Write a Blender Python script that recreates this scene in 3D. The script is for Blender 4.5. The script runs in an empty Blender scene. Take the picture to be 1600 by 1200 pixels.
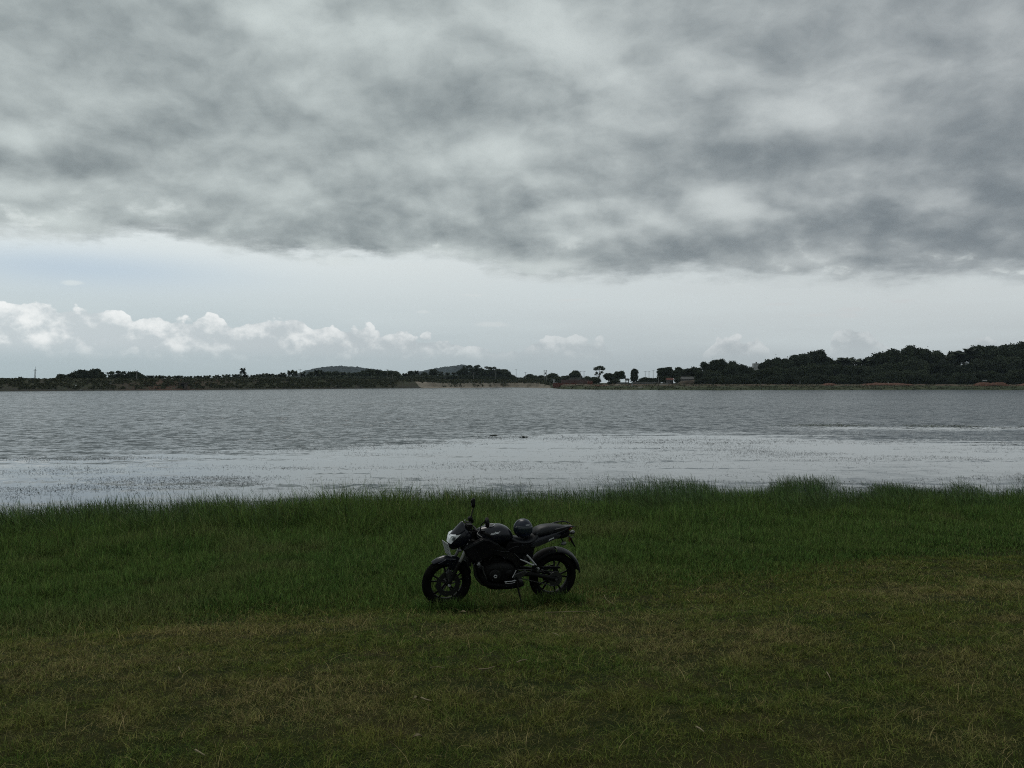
import bpy, bmesh, math, random
import numpy as np
from mathutils import Vector, Matrix, noise as mnoise
from mathutils.bvhtree import BVHTree

R = math.radians
PI = math.pi
C = bpy.context.scene.collection
sc = bpy.context.scene

# ------------------------------------------------------------------ camera
EYE = 3.6            # camera height above the lake surface (z = 0)
FPX = 1244.0         # focal length in photograph pixels (28 mm equivalent)
cam_d = bpy.data.cameras.new('camera')
cam_d.sensor_width = 36.0
cam_d.lens = 28.0
cam_d.clip_start = 0.1
cam_d.clip_end = 12000
cam = bpy.data.objects.new('camera', cam_d)
C.objects.link(cam)
cam.location = (0, 0, EYE)
cam.rotation_euler = (R(90 - 0.09), 0, 0)
sc.camera = cam
sc.view_settings.view_transform = 'Standard'
sc.view_settings.look = 'None'
sc.view_settings.exposure = 0.0
sc.view_settings.gamma = 1.0
sc.render.engine = 'CYCLES'
sc.cycles.max_bounces = 6
sc.cycles.volume_bounces = 0
sc.cycles.use_denoising = False
sc.cycles.pixel_filter_type = 'BLACKMAN_HARRIS'
sc.cycles.filter_width = 1.05
sc.cycles.use_adaptive_sampling = True
sc.cycles.adaptive_threshold = 0.008
sc.cycles.adaptive_min_samples = 12

SUN_EL, SUN_AZ = 52.0, -18.0       # sun behind the cloud deck, ahead and a little to the left

# ------------------------------------------------------------------ node helper
class V:
    """A socket (or a number) with arithmetic that adds Math nodes."""
    def __init__(s, nt, k): s.nt, s.k = nt, k
    def _m(s, op, *a, clamp=False):
        n = s.nt.nodes.new('ShaderNodeMath'); n.operation = op; n.use_clamp = clamp
        for i, v in enumerate((s,) + a):
            v = v.k if isinstance(v, V) else v
            if isinstance(v, (int, float)): n.inputs[i].default_value = v
            else: s.nt.links.new(v, n.inputs[i])
        return V(s.nt, n.outputs[0])
    def __add__(s, o): return s._m('ADD', o)
    __radd__ = __add__
    def __sub__(s, o): return s._m('SUBTRACT', o)
    def __rsub__(s, o): return V(s.nt, o)._m('SUBTRACT', s)
    def __mul__(s, o): return s._m('MULTIPLY', o)
    __rmul__ = __mul__
    def __truediv__(s, o): return s._m('DIVIDE', o)
    def __rtruediv__(s, o): return V(s.nt, o)._m('DIVIDE', s)
    def __neg__(s): return s._m('MULTIPLY', -1.0)
    def pow(s, p): return s._m('POWER', p)
    def exp(s): return s._m('EXPONENT')
    def max(s, o): return s._m('MAXIMUM', o)
    def min(s, o): return s._m('MINIMUM', o)
    def clip(s): return s._m('ADD', 0.0, clamp=True)
    def abs(s): return s._m('ABSOLUTE')
    def sqrt(s): return s._m('SQRT')
    def step(s, a, b):           # smoothstep from a to b
        n = s.nt.nodes.new('ShaderNodeMapRange'); n.interpolation_type = 'SMOOTHSTEP'
        s.nt.links.new(s.k, n.inputs[0])
        for i, v in ((1, a), (2, b)):
            if isinstance(v, V): s.nt.links.new(v.k, n.inputs[i])
            else: n.inputs[i].default_value = v
        return V(s.nt, n.outputs[0])
    def curve(s, pts, lo, hi):   # piecewise curve through (x, y) control points, y already in 0..1
        r = (s - lo) / (hi - lo)
        n = s.nt.nodes.new('ShaderNodeFloatCurve')
        s.nt.links.new(r.k, n.inputs['Value'])
        cu = n.mapping.curves[0]
        P = [((x - lo) / (hi - lo), y) for x, y in pts]
        cu.points[0].location = P[0]; cu.points[1].location = P[-1]
        for p in P[1:-1]: cu.points.new(*p)
        n.mapping.extend = 'HORIZONTAL'; n.mapping.update()
        return V(s.nt, n.outputs[0])

def xyz(nt, x, y, z):
    n = nt.nodes.new('ShaderNodeCombineXYZ')
    for i, v in enumerate((x, y, z)):
        if isinstance(v, V): nt.links.new(v.k, n.inputs[i])
        else: n.inputs[i].default_value = v
    return n.outputs[0]

def tex(nt, vec, scale=1.0, detail=4.0, rough=0.5, dist=0.0, lac=2.0, color=False):
    n = nt.nodes.new('ShaderNodeTexNoise')
    if vec is not None: nt.links.new(vec, n.inputs['Vector'])
    n.inputs['Scale'].default_value = scale; n.inputs['Detail'].default_value = detail
    n.inputs['Roughness'].default_value = rough; n.inputs['Distortion'].default_value = dist
    n.inputs['Lacunarity'].default_value = lac
    return n.outputs['Color'] if color else V(nt, n.outputs['Fac'])

def mix(nt, f, a, b):
    n = nt.nodes.new('ShaderNodeMix'); n.data_type = 'RGBA'
    for i, v in ((0, f), (6, a), (7, b)):
        v = v.k if isinstance(v, V) else v
        if isinstance(v, (int, float)): n.inputs[i].default_value = v
        elif isinstance(v, (tuple, list)): n.inputs[i].default_value = (v[0], v[1], v[2], 1)
        else: nt.links.new(v, n.inputs[i])
    return n.outputs[2]

def srgb(r, g, b):
    f = lambda c: (c / 255 / 12.92) if c < 10.3 else ((c / 255 + 0.055) / 1.055) ** 2.4
    return (f(r), f(g), f(b))

def AZ(px): return math.atan((px - 800) / FPX)
def EL(px, py): return (598 - py) / FPX * math.cos(AZ(px))

# ------------------------------------------------------------------ sky
world = bpy.data.worlds.new('World')
sc.world = world
world.use_nodes = True
nt = world.node_tree
nt.nodes.clear()
out = nt.nodes.new('ShaderNodeOutputWorld')
bg = nt.nodes.new('ShaderNodeBackground')
nt.links.new(bg.outputs[0], out.inputs[0])
sky = nt.nodes.new('ShaderNodeTexSky'); sky.sky_type = 'NISHITA'; sky.sun_disc = False
sky.sun_elevation = R(SUN_EL); sky.sun_rotation = R(SUN_AZ)
sky.air_density = 1.0; sky.dust_density = 1.5
tc = nt.nodes.new('ShaderNodeTexCoord')
sx = nt.nodes.new('ShaderNodeSeparateXYZ'); nt.links.new(tc.outputs['Generated'], sx.inputs[0])
X, Y, Z = (V(nt, sx.outputs[i]) for i in range(3))
az = X._m('ARCTAN2', Y)
hyp = (X * X + Y * Y).sqrt().max(0.02)
el = (Z / hyp)
elp = el.max(0.0)
# warped copies of azimuth / elevation make every measured patch irregular
duv = tex(nt, xyz(nt, az, el * 1.8, 3.1), 5.0, 4.0, 0.55, color=True)
sd = nt.nodes.new('ShaderNodeSeparateXYZ'); nt.links.new(duv, sd.inputs[0])
wx, wy = V(nt, sd.outputs[0]) - 0.5, V(nt, sd.outputs[1]) - 0.5
azw = az + wx * 0.13
elw = el + wy * 0.06

# -- cloud deck: noise on a flat layer overhead, so that it foreshortens to the horizon
den = Z.max(0.0) + 0.40
q1 = xyz(nt, X / den + wx * 0.10, Y / den + wy * 0.10, 0.0)
n_a = tex(nt, q1, 4.2, 8.0, 0.55, 0.0)
q1b = xyz(nt, X / den + wx * 0.10 + 0.015, Y / den + wy * 0.10 - 0.04, 0.0)
n_b = tex(nt, q1b, 4.2, 8.0, 0.55, 0.0)
n_c = tex(nt, xyz(nt, az, el * 2.1, 7.7), 9.0, 3.0, 0.5, 0.2)
lump = nt.nodes.new('ShaderNodeTexVoronoi'); lump.feature = 'SMOOTH_F1'; lump.inputs['Scale'].default_value = 6.5; lump.inputs['Smoothness'].default_value = 1.0; lump.inputs['Detail'].default_value = 1.5; lump.inputs['Roughness'].default_value = 0.45
nt.links.new(xyz(nt, X / den + wx * 0.30, Y / den + wy * 0.30, 0.0), lump.inputs['Vector'])
ld = V(nt, lump.outputs['Distance'])
lowband = 1 - el.step(0.14, 0.30)
deck = 0.60 + (n_a - 0.5) * (0.38 + lowband * 0.40) + (n_a - n_b) * 1.65 + (n_c - 0.5) * 0.40 + (0.40 - ld) * (0.24 + lowband * 0.35)
# broad dark and light masses of this sky: (px, py, half width, half height, amount)
PATCH = [(420, 20, 60, 30, .42), (850, 35, 70, 40, .30), (905, 85, 60, 30, .22), (330, 120, 200, 60, -.06), (120, 60, 170, 60, -.10),
         (255, 110, 90, 40, -.12), (600, 60, 120, 60, .12), (480, 130, 60, 25, .12), (680, 165, 60, 30, -.30), (620, 125, 70, 30, -.18),
         (520, 205, 130, 18, -.22), (260, 215, 80, 20, -.14), (80, 262, 110, 20, -.26), (20, 225, 30, 18, .40), (30, 300, 80, 16, .50),
         (130, 352, 60, 10, .45), (240, 165, 60, 30, .05), (500, 372, 40, 9, .45), (330, 290, 110, 14, .12), (440, 275, 30, 12, .22),
         (800, 235, 70, 18, .34), (1120, 175, 60, 28, -.26), (1210, 235, 160, 30, -.34), (1270, 180, 90, 32, .38), (1340, 120, 60, 14, .14),
         (1060, 30, 60, 20, .12), (1140, 312, 38, 14, .62), (1070, 350, 60, 14, .30), (1180, 330, 40, 10, .22), (1375, 335, 55, 26, -.30),
         (850, 300, 60, 22, -.22), (590, 290, 60, 26, -.12), (700, 320, 60, 20, -.18), (890, 330, 50, 10, .30), (860, 414, 60, 7, .62),
         (1230, 375, 90, 12, -.14), (1060, 405, 120, 14, -.10), (1260, 405, 70, 8, .16), (1440, 240, 120, 60, -.12), (1560, 300, 120, 80, -.18),
         (1500, 60, 130, 90, -.10), (1540, 130, 70, 24, .10), (1370, 20, 120, 40, -.10), (700, 400, 90, 8, .22), (950, 365, 50, 8, .26),
         (270, 372, 60, 12, -.18), (960, 150, 60, 30, .10), (700, 260, 90, 18, .05)]
def gauss_sum(nt, vec, items):
    """sum of a * exp(-((u-u0)/su)^2 - ((v-v0)/sv)^2) over (u0, v0, su, sv, a)"""
    tot = None
    for u0, v0, su, sv, a in items:
        m = nt.nodes.new('ShaderNodeVectorMath'); m.operation = 'MULTIPLY_ADD'
        nt.links.new(vec, m.inputs[0]); m.inputs[1].default_value = (1 / su, 1 / sv, 0); m.inputs[2].default_value = (-u0 / su, -v0 / sv, 0)
        dt = nt.nodes.new('ShaderNodeVectorMath'); dt.operation = 'DOT_PRODUCT'
        nt.links.new(m.outputs[0], dt.inputs[0]); nt.links.new(m.outputs[0], dt.inputs[1])
        g = V(nt, math.exp(-1))._m('POWER', V(nt, dt.outputs['Value']))
        n = nt.nodes.new('ShaderNodeMath'); n.operation = 'MULTIPLY_ADD'
        nt.links.new(g.k, n.inputs[0]); n.inputs[1].default_value = a
        if tot is None: n.inputs[2].default_value = 0
        else: nt.links.new(tot, n.inputs[2])
        tot = n.outputs[0]
    return V(nt, tot)
deck = deck + gauss_sum(nt, xyz(nt, azw, elw, 0.0), [(AZ(px), EL(px, py), w / FPX * math.cos(AZ(px)) * 1.2, h / FPX * 1.3, (a * 1.1 if a > 0 else a * 0.95)) for px, py, w, h, a in PATCH])
right = az.step(AZ(500), AZ(1600)) * (1 - az.step(1.4, 2.6))
deck = deck - right * 0.05
deck = deck.step(-0.22, 1.22)
deckL = mix(nt, deck, srgb(119, 129, 133), srgb(202, 211, 210))
deckR = mix(nt, deck, srgb(119, 128, 134), srgb(196, 202, 203))
deck_col = mix(nt, right, deckL, deckR)

# -- bright band under the deck
hi_u = az.step(AZ(-300), AZ(1500))
bandL = mix(nt, elp.step(0.05, 0.17), srgb(190, 204, 208), srgb(232, 239, 238))
bandR = mix(nt, elp.step(0.0, 0.11), srgb(182, 190, 193), srgb(206, 212, 212))
band = mix(nt, hi_u, bandL, bandR)
veil = tex(nt, xyz(nt, az * 0.6, el * 5.0, 1.2), 6.0, 5.0, 0.55)
band = mix(nt, (veil - 0.42).clip() * 1.3, band, srgb(212, 221, 222))
# blue showing through at the left
blue = (-(((az - AZ(120)) / 0.17).pow(2.0) + ((el - EL(120, 420)) / 0.022).pow(2.0))).exp()
sk = nt.nodes.new('ShaderNodeMix'); sk.data_type = 'RGBA'; sk.blend_type = 'MULTIPLY'; sk.inputs[0].default_value = 1
nt.links.new(sky.outputs[0], sk.inputs[6]); sk.inputs[7].default_value = (0.11, 0.11, 0.11, 1)
band = mix(nt, (blue * 0.75 + 0.08).clip(), band, mix(nt, 0.80, sk.outputs[2], srgb(178, 196, 212)))

# -- cumulus bank low on the left, thinning to the right
cu_scale = 13.0
pc = xyz(nt, azw * 1.0, el * 1.25, 0.4)
pc = xyz(nt, az + wx * 0.02, el * 1.25 + wy * 0.015, 0.4)
pl = xyz(nt, az + wx * 0.02 + 0.004, el * 1.25 + wy * 0.015 + 0.010, 0.4)
c1 = tex(nt, pc, cu_scale, 8.0, 0.60, 0.0)
c2 = tex(nt, pl, cu_scale, 8.0, 0.60, 0.0)
vor = nt.nodes.new('ShaderNodeTexVoronoi'); vor.feature = 'SMOOTH_F1'; vor.inputs['Scale'].default_value = 34
nt.links.new(pc, vor.inputs['Vector']); vor.inputs['Smoothness'].default_value = 0.25
vor.inputs['Detail'].default_value = 2.0
vd = V(nt, vor.outputs['Distance'])
top_pts = [(-400, 480), (-200, 455), (0, 462), (100, 463), (185, 474), (205, 488), (270, 484), (330, 483), (372, 497), (410, 487), (455, 481),
           (472, 484), (482, 497), (560, 505), (650, 511), (740, 530), (800, 532), (835, 522), (880, 518), (945, 524), (980, 560), (1080, 560), (1110, 540), (1120, 523),
           (1170, 519), (1195, 528), (1230, 560), (1295, 540), (1310, 508), (1345, 508), (1370, 522), (1400, 532), (1490, 535), (1520, 517), (1600, 520), (1750, 500), (2000, 505)]
pts = [(AZ(p), EL(p, y) * 5.0) for p, y in top_pts]
top = az.curve(pts, pts[0][0], pts[-1][0]) * 0.2
wrap = az.abs().step(0.95, 1.3)                      # beyond the picture: more bank, all round the horizon
top = top + wrap * ((tex(nt, xyz(nt, X, Y, 0.0), 2.2, 2.0, 0.5) - 0.42) * 0.18)
h = top + (c1 - 0.5) * 0.030 - (vd - 0.35) * 0.016 - el
cu = h.step(-0.0006, 0.0018)
rim = 1 - h.step(0.0, 0.022)
fade_bot = el.step(0.020, 0.048)
weight = az.curve([(AZ(-400), 1), (AZ(480), 1), (AZ(560), .95), (AZ(740), .7), (AZ(850), .62), (AZ(950), .45), (AZ(1050), .3), (AZ(1150), .75), (AZ(1250), .3), (AZ(1330), .55), (AZ(2000), .5)], AZ(-400), AZ(2000))
relief = ((c1 - c2) * 5.0 + rim * 0.45 + (0.42 - vd) * 0.9 + (c1 - 0.5) * 0.6 + 0.50).step(-0.1, 1.05)
cu_col = mix(nt, relief, srgb(205, 214, 217), srgb(248, 251, 250))
cu_colR = mix(nt, relief, srgb(170, 177, 181), srgb(216, 220, 221))
cu_col = mix(nt, hi_u, cu_col, cu_colR)
colr = mix(nt, cu * fade_bot * weight, band, cu_col)
# small scraps of cloud above the bank
scr = [(118, 443, 15, 5, .8), (660, 487, 14, 3, .4), (770, 506, 30, 5, .5), (1278, 491, 22, 3, .4), (1335, 483, 26, 4, .5), (1330, 493, 16, 4, .5),
       (740, 459, 22, 2.5, .3), (1210, 478, 30, 2.5, .3), (900, 470, 30, 2.5, .15), (1420, 470, 20, 3, .3)]
g = gauss_sum(nt, xyz(nt, az + wx * 0.03, el + (c1 - 0.5) * 0.016, 0.0), [(AZ(px), EL(px, py), w / FPX, hh / FPX, 1.0) for px, py, w, hh, a in scr])
colr = mix(nt, g.step(0.25, 0.9) * 0.6, colr, mix(nt, hi_u, srgb(226, 234, 234), srgb(202, 206, 207)))
# low haze at the horizon
lowc = mix(nt, hi_u, srgb(182, 197, 201), srgb(174, 183, 187))
colr = mix(nt, (1 - el.step(0.0, 0.04)) * 0.8, colr, lowc)
# -- the deck over it all, with a ragged lower edge
edge_pts = [(-500, 395), (0, 366), (130, 380), (240, 372), (330, 388), (400, 398), (520, 410), (600, 412), (700, 405), (760, 424), (860, 436), (940, 445), (1020, 446), (1100, 442),
            (1200, 446), (1300, 448), (1420, 452), (1500, 446), (1600, 458), (2100, 490)]
pts = [(AZ(p), EL(p, y) * 4.0) for p, y in edge_pts]
edge = az.curve(pts, pts[0][0], pts[-1][0]) * 0.25
edge = edge * (1 - wrap * 0.55)
nf = tex(nt, xyz(nt, az, el * 3.0, 5.0), 26.0, 5.0, 0.6)
cov = (el - edge + (nf - 0.5) * 0.036 + (n_a - 0.5) * 0.06)
cover = cov.step(-0.005, 0.016 + right * 0.016)
lip = (-((cov - 0.006) / 0.012).pow(2.0)).exp() * (n_a.step(0.42, 0.6)) * 0.5      # thin bright lower lip
glim = (1 - cov.step(0.0, 0.075)) * (n_a - n_b + (0.42 - ld) * 0.25).step(0.0, 0.09)
deck_col = mix(nt, glim * 0.8, deck_col, srgb(220, 227, 226))
colr = mix(nt, cover, colr, mix(nt, lip, deck_col, srgb(222, 229, 229)))
# below the horizon
colr = mix(nt, el.step(-0.02, -0.001), srgb(60, 66, 60), colr)
sc_ = nt.nodes.new('ShaderNodeMix'); sc_.data_type = 'RGBA'; sc_.blend_type = 'MULTIPLY'; sc_.inputs[0].default_value = 1
sc_.clamp_result = False
nt.links.new(colr, sc_.inputs[6]); sc_.inputs[7].default_value = (10, 10, 10, 1)
nt.links.new(sc_.outputs[2], bg.inputs[0])
bg.inputs[1].default_value = 0.1
world.cycles.sampling_method = 'MANUAL'
world.cycles.sample_map_resolution = 1024

# ------------------------------------------------------------------ sun, veiled by the deck
sun_d = bpy.data.lights.new('sun', 'SUN')
sun_d.energy = 0.7
sun_d.angle = R(20)
sun_d.color = (1.0, 0.965, 0.91)
sun = bpy.data.objects.new('sun', sun_d)
C.objects.link(sun)
d = Vector((math.sin(R(SUN_AZ)) * math.cos(R(SUN_EL)), math.cos(R(SUN_AZ)) * math.cos(R(SUN_EL)), math.sin(R(SUN_EL))))
sun.rotation_euler = d.to_track_quat('Z', 'Y').to_euler()
# ------------------------------------------------------------------ mesh helpers
def make_mesh(name, verts, faces, mats=None, parent=None, smooth=False):
    me = bpy.data.meshes.new(name)
    me.from_pydata([tuple(v) for v in verts], [], faces)
    me.update()
    if smooth:
        me.polygons.foreach_set('use_smooth', [True] * len(me.polygons))
    if mats is not None: me.materials.append(mats)
    o = bpy.data.objects.new(name, me)
    C.objects.link(o)
    if parent is not None: o.parent = parent
    return o

def np_mesh(name, co, loops, sizes, mat, attrs=None, parent=None, smooth=False):
    """co (n,3), loops flat vertex indices, sizes = loop count per face (array)"""
    me = bpy.data.meshes.new(name)
    me.vertices.add(len(co)); me.vertices.foreach_set('co', np.ascontiguousarray(co, np.float32).ravel())
    me.loops.add(len(loops)); me.loops.foreach_set('vertex_index', np.ascontiguousarray(loops, np.int32))
    st = np.concatenate([[0], np.cumsum(sizes)[:-1]]).astype(np.int32)
    me.polygons.add(len(sizes)); me.polygons.foreach_set('loop_start', st)
    try: me.polygons.foreach_set('loop_total', np.asarray(sizes, np.int32))
    except Exception: pass
    if smooth: me.polygons.foreach_set('use_smooth', np.ones(len(sizes), bool))
    for k, v in (attrs or {}).items():
        a = me.attributes.new(k, 'FLOAT', 'POINT'); a.data.foreach_set('value', np.ascontiguousarray(v, np.float32))
    me.update(calc_edges=True)
    if mat is not None: me.materials.append(mat)
    o = bpy.data.objects.new(name, me); C.objects.link(o)
    if parent is not None: o.parent = parent
    return o

def tag(o, label=None, cat=None, group=None, kind=None):
    if label: o['label'] = label
    if cat: o['category'] = cat
    if group: o['group'] = group
    if kind: o['kind'] = kind
    return o

def empty(name, loc=(0, 0, 0), rz=0.0):
    o = bpy.data.objects.new(name, None); C.objects.link(o)
    o.location = loc; o.rotation_euler = (0, 0, rz); o.empty_display_size = 0.2
    return o

def mat(name, col=(0.1, 0.1, 0.1), rough=0.6, metal=0.0, spec=0.5, **kw):
    m = bpy.data.materials.new(name); m.use_nodes = True
    b = m.node_tree.nodes['Principled BSDF']
    b.inputs['Base Color'].default_value = (*col, 1)
    b.inputs['Roughness'].default_value = rough
    b.inputs['Metallic'].default_value = metal
    b.inputs['Specular IOR Level'].default_value = spec
    for k, v in kw.items():
        b.inputs[k].default_value = v
    return m

def noise_mat(name, cols, scale=1.0, rough=0.9, detail=6.0, bump=0.0, spec=0.2, nrough=0.6, lo=0.3, hi=0.7, coord='Object', stretch=(1, 1, 1), fine=0.0):
    """base colour from a noise field through several colours"""
    m = mat(name, cols[0], rough, spec=spec); nt = m.node_tree
    b = nt.nodes['Principled BSDF']
    tcn = nt.nodes.new('ShaderNodeTexCoord')
    mp = nt.nodes.new('ShaderNodeMapping'); mp.inputs['Scale'].default_value = stretch
    nt.links.new(tcn.outputs[coord], mp.inputs[0])
    f = tex(nt, mp.outputs[0], scale, detail, nrough)
    if fine: f = f + (tex(nt, mp.outputs[0], scale * 9.3, 3, 0.7) - 0.5) * fine
    rp = nt.nodes.new('ShaderNodeValToRGB'); nt.links.new(f.k, rp.inputs[0])
    e = rp.color_ramp.elements
    e[0].position = lo; e[0].color = (*cols[0], 1); e[1].position = hi; e[1].color = (*cols[-1], 1)
    for i, c in enumerate(cols[1:-1]):
        k = e.new(lo + (hi - lo) * (i + 1) / (len(cols) - 1)); k.color = (*c, 1)
    nt.links.new(rp.outputs[0], b.inputs['Base Color'])
    if bump:
        bn = nt.nodes.new('ShaderNodeBump'); bn.inputs['Strength'].default_value = 1.0; bn.inputs['Distance'].default_value = bump
        nt.links.new(f.k, bn.inputs['Height']); nt.links.new(bn.outputs[0], b.inputs['Normal'])
    return m

rng = np.random.default_rng(7)
random.seed(7)

def sstep(x, a, b):
    t = np.clip((x - a) / (b - a), 0, 1); return t * t * (3 - 2 * t)

# value noise for python-side placement
_tab = np.random.default_rng(3).random((256, 256))
def vnoise(x, y):
    x = np.asarray(x, float); y = np.asarray(y, float)
    xi = np.floor(x).astype(int); yi = np.floor(y).astype(int); fx = x - xi; fy = y - yi
    fx = fx * fx * (3 - 2 * fx); fy = fy * fy * (3 - 2 * fy)
    g = lambda a, b: _tab[a & 255, b & 255]
    return (g(xi, yi) * (1 - fx) + g(xi + 1, yi) * fx) * (1 - fy) + (g(xi, yi + 1) * (1 - fx) + g(xi + 1, yi + 1) * fx) * fy
def fbm(x, y, o=4, r=0.5):
    s = 0; a = 1; t = 0
    for i in range(o):
        s = s + a * vnoise(np.asarray(x) * 2 ** i + 17 * i, np.asarray(y) * 2 ** i + 31 * i); t += a; a *= r
    return s / t

# ------------------------------------------------------------------ near ground: meadow sloping down into the lake
def shore_y(x):
    x = np.asarray(x, float)
    return 20.4 + 0.17 * np.clip(x, -60, 60) + (fbm(x * 0.22, x * 0 + 3.3, 3) - 0.5) * 1.6
def ground_z(x, y):
    t = shore_y(x) - np.asarray(y, float)
    z = 0.085 * t
    z = z + np.where(t > 10.6, (t - 10.6) * 0.075, 0) * sstep(t, 10.6, 12.5)
    z = np.where(t > 19, z + 0, z)
    z = np.minimum(z, 3.0)
    z = np.where(t < 0, np.maximum(0.07 * t, -2.0), z)
    return z + (fbm(np.asarray(x) * 0.9, np.asarray(y) * 0.9, 3) - 0.5) * 0.05

soil = noise_mat('soil', [(0.010, 0.018, 0.004), (0.022, 0.026, 0.007), (0.030, 0.026, 0.010)], scale=1.3, detail=8, bump=0.02, fine=0.5, spec=0.03)
gx = np.unique(np.concatenate([np.linspace(-400, -30, 24), np.linspace(-30, 30, 121), np.linspace(30, 400, 24)]))
gy = np.unique(np.concatenate([np.linspace(-120, -4, 18), np.linspace(-4, 34, 96), np.linspace(34, 60, 8)]))
GX, GY = np.meshgrid(gx, gy, indexing='ij')
GZ = ground_z(GX, GY)
nxg, nyg = len(gx), len(gy)
idx = np.arange(nxg * nyg).reshape(nxg, nyg)
q = np.stack([idx[:-1, :-1], idx[1:, :-1], idx[1:, 1:], idx[:-1, 1:]], -1).reshape(-1, 4)
g = np_mesh('ground', np.stack([GX, GY, GZ], -1).reshape(-1, 3), q.ravel(), np.full(len(q), 4), soil, smooth=True)
tag(g, kind='structure')

# ------------------------------------------------------------------ far shore
def PX(px, Y): return Y * (px - 800) / FPX            # lateral position of something seen px across at depth Y
def PZ(py, Y): return EYE + (598 - py) / FPX * Y
SH = [(-700, 332), (-200, 332), (0, 340), (300, 392), (460, 450), (640, 527), (800, 620), (858, 560), (880, 440), (930, 410), (1050, 392), (1120, 378), (1200, 390), (1450, 407), (1600, 392), (1800, 370), (2400, 360)]
def shore_d(px): return np.interp(px, [a for a, _ in SH], [b for _, b in SH])
def far_z(px, s):
    """height of the far bank at s metres behind its waterline"""
    px = np.asarray(px, float); s = np.asarray(s, float)
    topz = np.interp(px, [0, 300, 460, 640], [5.15, 5.2, 5.5, 5.7])
    bund = np.clip(s / 13.0, 0, 1) * topz
    bund = np.where(s > 20, np.maximum(topz - (s - 20) * 0.3, 1.2), bund)
    sand = np.interp(s, [0, 5, 7, 9, 14, 20, 40, 200], [0, 0.6, 2.4, 3.6, 5.2, 5.5, 4.0, 2.5])
    flat = np.interp(s, [0, 4, 20, 50, 90, 400], [0, 0.35, 1.5, 2.7, 3.1, 3.2])
    w1 = sstep(px, 625, 665); w2 = sstep(px, 835, 875)
    z = bund * (1 - w1) + sand * w1 * (1 - w2) + flat * w2
    z = z + (fbm(px * 0.08, s * 0.15, 3) - 0.5) * 0.7 * np.clip(s / 8, 0, 1) * (s < 60)
    return z
def strip(name, p0, p1, dp, material, rows):
    ps = np.arange(p0, p1 + dp * 0.5, dp); S = np.array(rows, float)
    P, SS = np.meshgrid(ps, S, indexing='ij')
    jit = (fbm(P * 0.11, P * 0 + 9.0, 3) - 0.5) * 5.0
    D = shore_d(P) + jit + SS
    Zz = far_z(P, SS); Zz = np.where(SS < 0, -1.2, Zz)
    Xx = PX(P + 14 * (1 - np.clip(SS / 14, 0, 1)) * np.exp(-((P - 645) / 25) ** 2), D)
    idx = np.arange(P.size).reshape(P.shape)
    q = np.stack([idx[:-1, :-1], idx[1:, :-1], idx[1:, 1:], idx[:-1, 1:]], -1).reshape(-1, 4)
    # drop seabed-steep first row faces gently below water
    return np_mesh(name, np.stack([Xx, D, Zz], -1).reshape(-1, 3), q.ravel(), np.full(len(q), 4), material, smooth=True)
ROWS = [-8, 0, 1, 2, 3, 4, 5, 6, 7, 8, 9, 10, 11.5, 13, 15, 18, 20, 24, 30, 38, 48, 60, 80, 110, 160]
bank_m = noise_mat('embankment_earth', [(0.018, 0.020, 0.012), (0.032, 0.044, 0.016), (0.044, 0.036, 0.022), (0.034, 0.036, 0.028)], scale=0.16, detail=9, bump=0.25, lo=0.32, hi=0.68, fine=0.9, stretch=(0.6, 0.6, 1.6))
sand_m = noise_mat('pale_sand', [(0.05, 0.05, 0.03), (0.17, 0.145, 0.11), (0.25, 0.215, 0.17)], scale=0.13, detail=8, bump=0.2, lo=0.30, hi=0.52, fine=0.5)
shore_m = noise_mat('shore_meadow', [(0.020, 0.034, 0.010), (0.036, 0.050, 0.014), (0.060, 0.056, 0.026)], scale=0.05, detail=9, bump=0.1, lo=0.34, hi=0.66, fine=0.6)
# reddish earth and rock at the foot of the embankment comes with the material, by height
def add_band(m, z0, z1, col, amt, sc_):
    nt = m.node_tree; b = nt.nodes['Principled BSDF']; prev = b.inputs['Base Color'].links[0].from_socket
    ge = nt.nodes.new('ShaderNodeNewGeometry'); s = nt.nodes.new('ShaderNodeSeparateXYZ'); nt.links.new(ge.outputs['Position'], s.inputs[0])
    z = V(nt, s.outputs[2]); w = (1 - z.step(z0, z1)) * tex(nt, ge.outputs['Position'], sc_, 6, 0.7).step(0.35, 0.6) * amt
    nt.links.new(mix(nt, w, prev, col), b.inputs['Base Color'])
add_band(bank_m, 0.3, 2.2, (0.024, 0.023, 0.021), 0.8, 0.9)
def add_patch(m, x0, w, col, sc_):
    nt = m.node_tree; b = nt.nodes['Principled BSDF']; prev = b.inputs['Base Color'].links[0].from_socket
    ge = nt.nodes.new('ShaderNodeNewGeometry'); s = nt.nodes.new('ShaderNodeSeparateXYZ'); nt.links.new(ge.outputs['Position'], s.inputs[0])
    x = V(nt, s.outputs[0]); ww = (-(((x - x0) / w).pow(2.0))).exp() * tex(nt, ge.outputs['Position'], sc_, 6, 0.7).step(0.38, 0.55)
    nt.links.new(mix(nt, ww, prev, col), b.inputs['Base Color'])
def add_top(m, z0, z1, col, sc_):
    nt = m.node_tree; b = nt.nodes['Principled BSDF']; prev = b.inputs['Base Color'].links[0].from_socket
    ge = nt.nodes.new('ShaderNodeNewGeometry'); s = nt.nodes.new('ShaderNodeSeparateXYZ'); nt.links.new(ge.outputs['Position'], s.inputs[0])
    w = V(nt, s.outputs[2]).step(z0, z1) * tex(nt, ge.outputs['Position'], sc_, 6, 0.7).step(0.36, 0.55)
    nt.links.new(mix(nt, w, prev, col), b.inputs['Base Color'])
add_top(shore_m, 1.5, 2.4, (0.105, 0.066, 0.046), 0.12)
add_patch(bank_m, PX(262, 390), 14.0, (0.075, 0.036, 0.022), 0.5)
tag(strip('embankment', -520, 645, 5, bank_m, ROWS), kind='structure')
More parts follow.
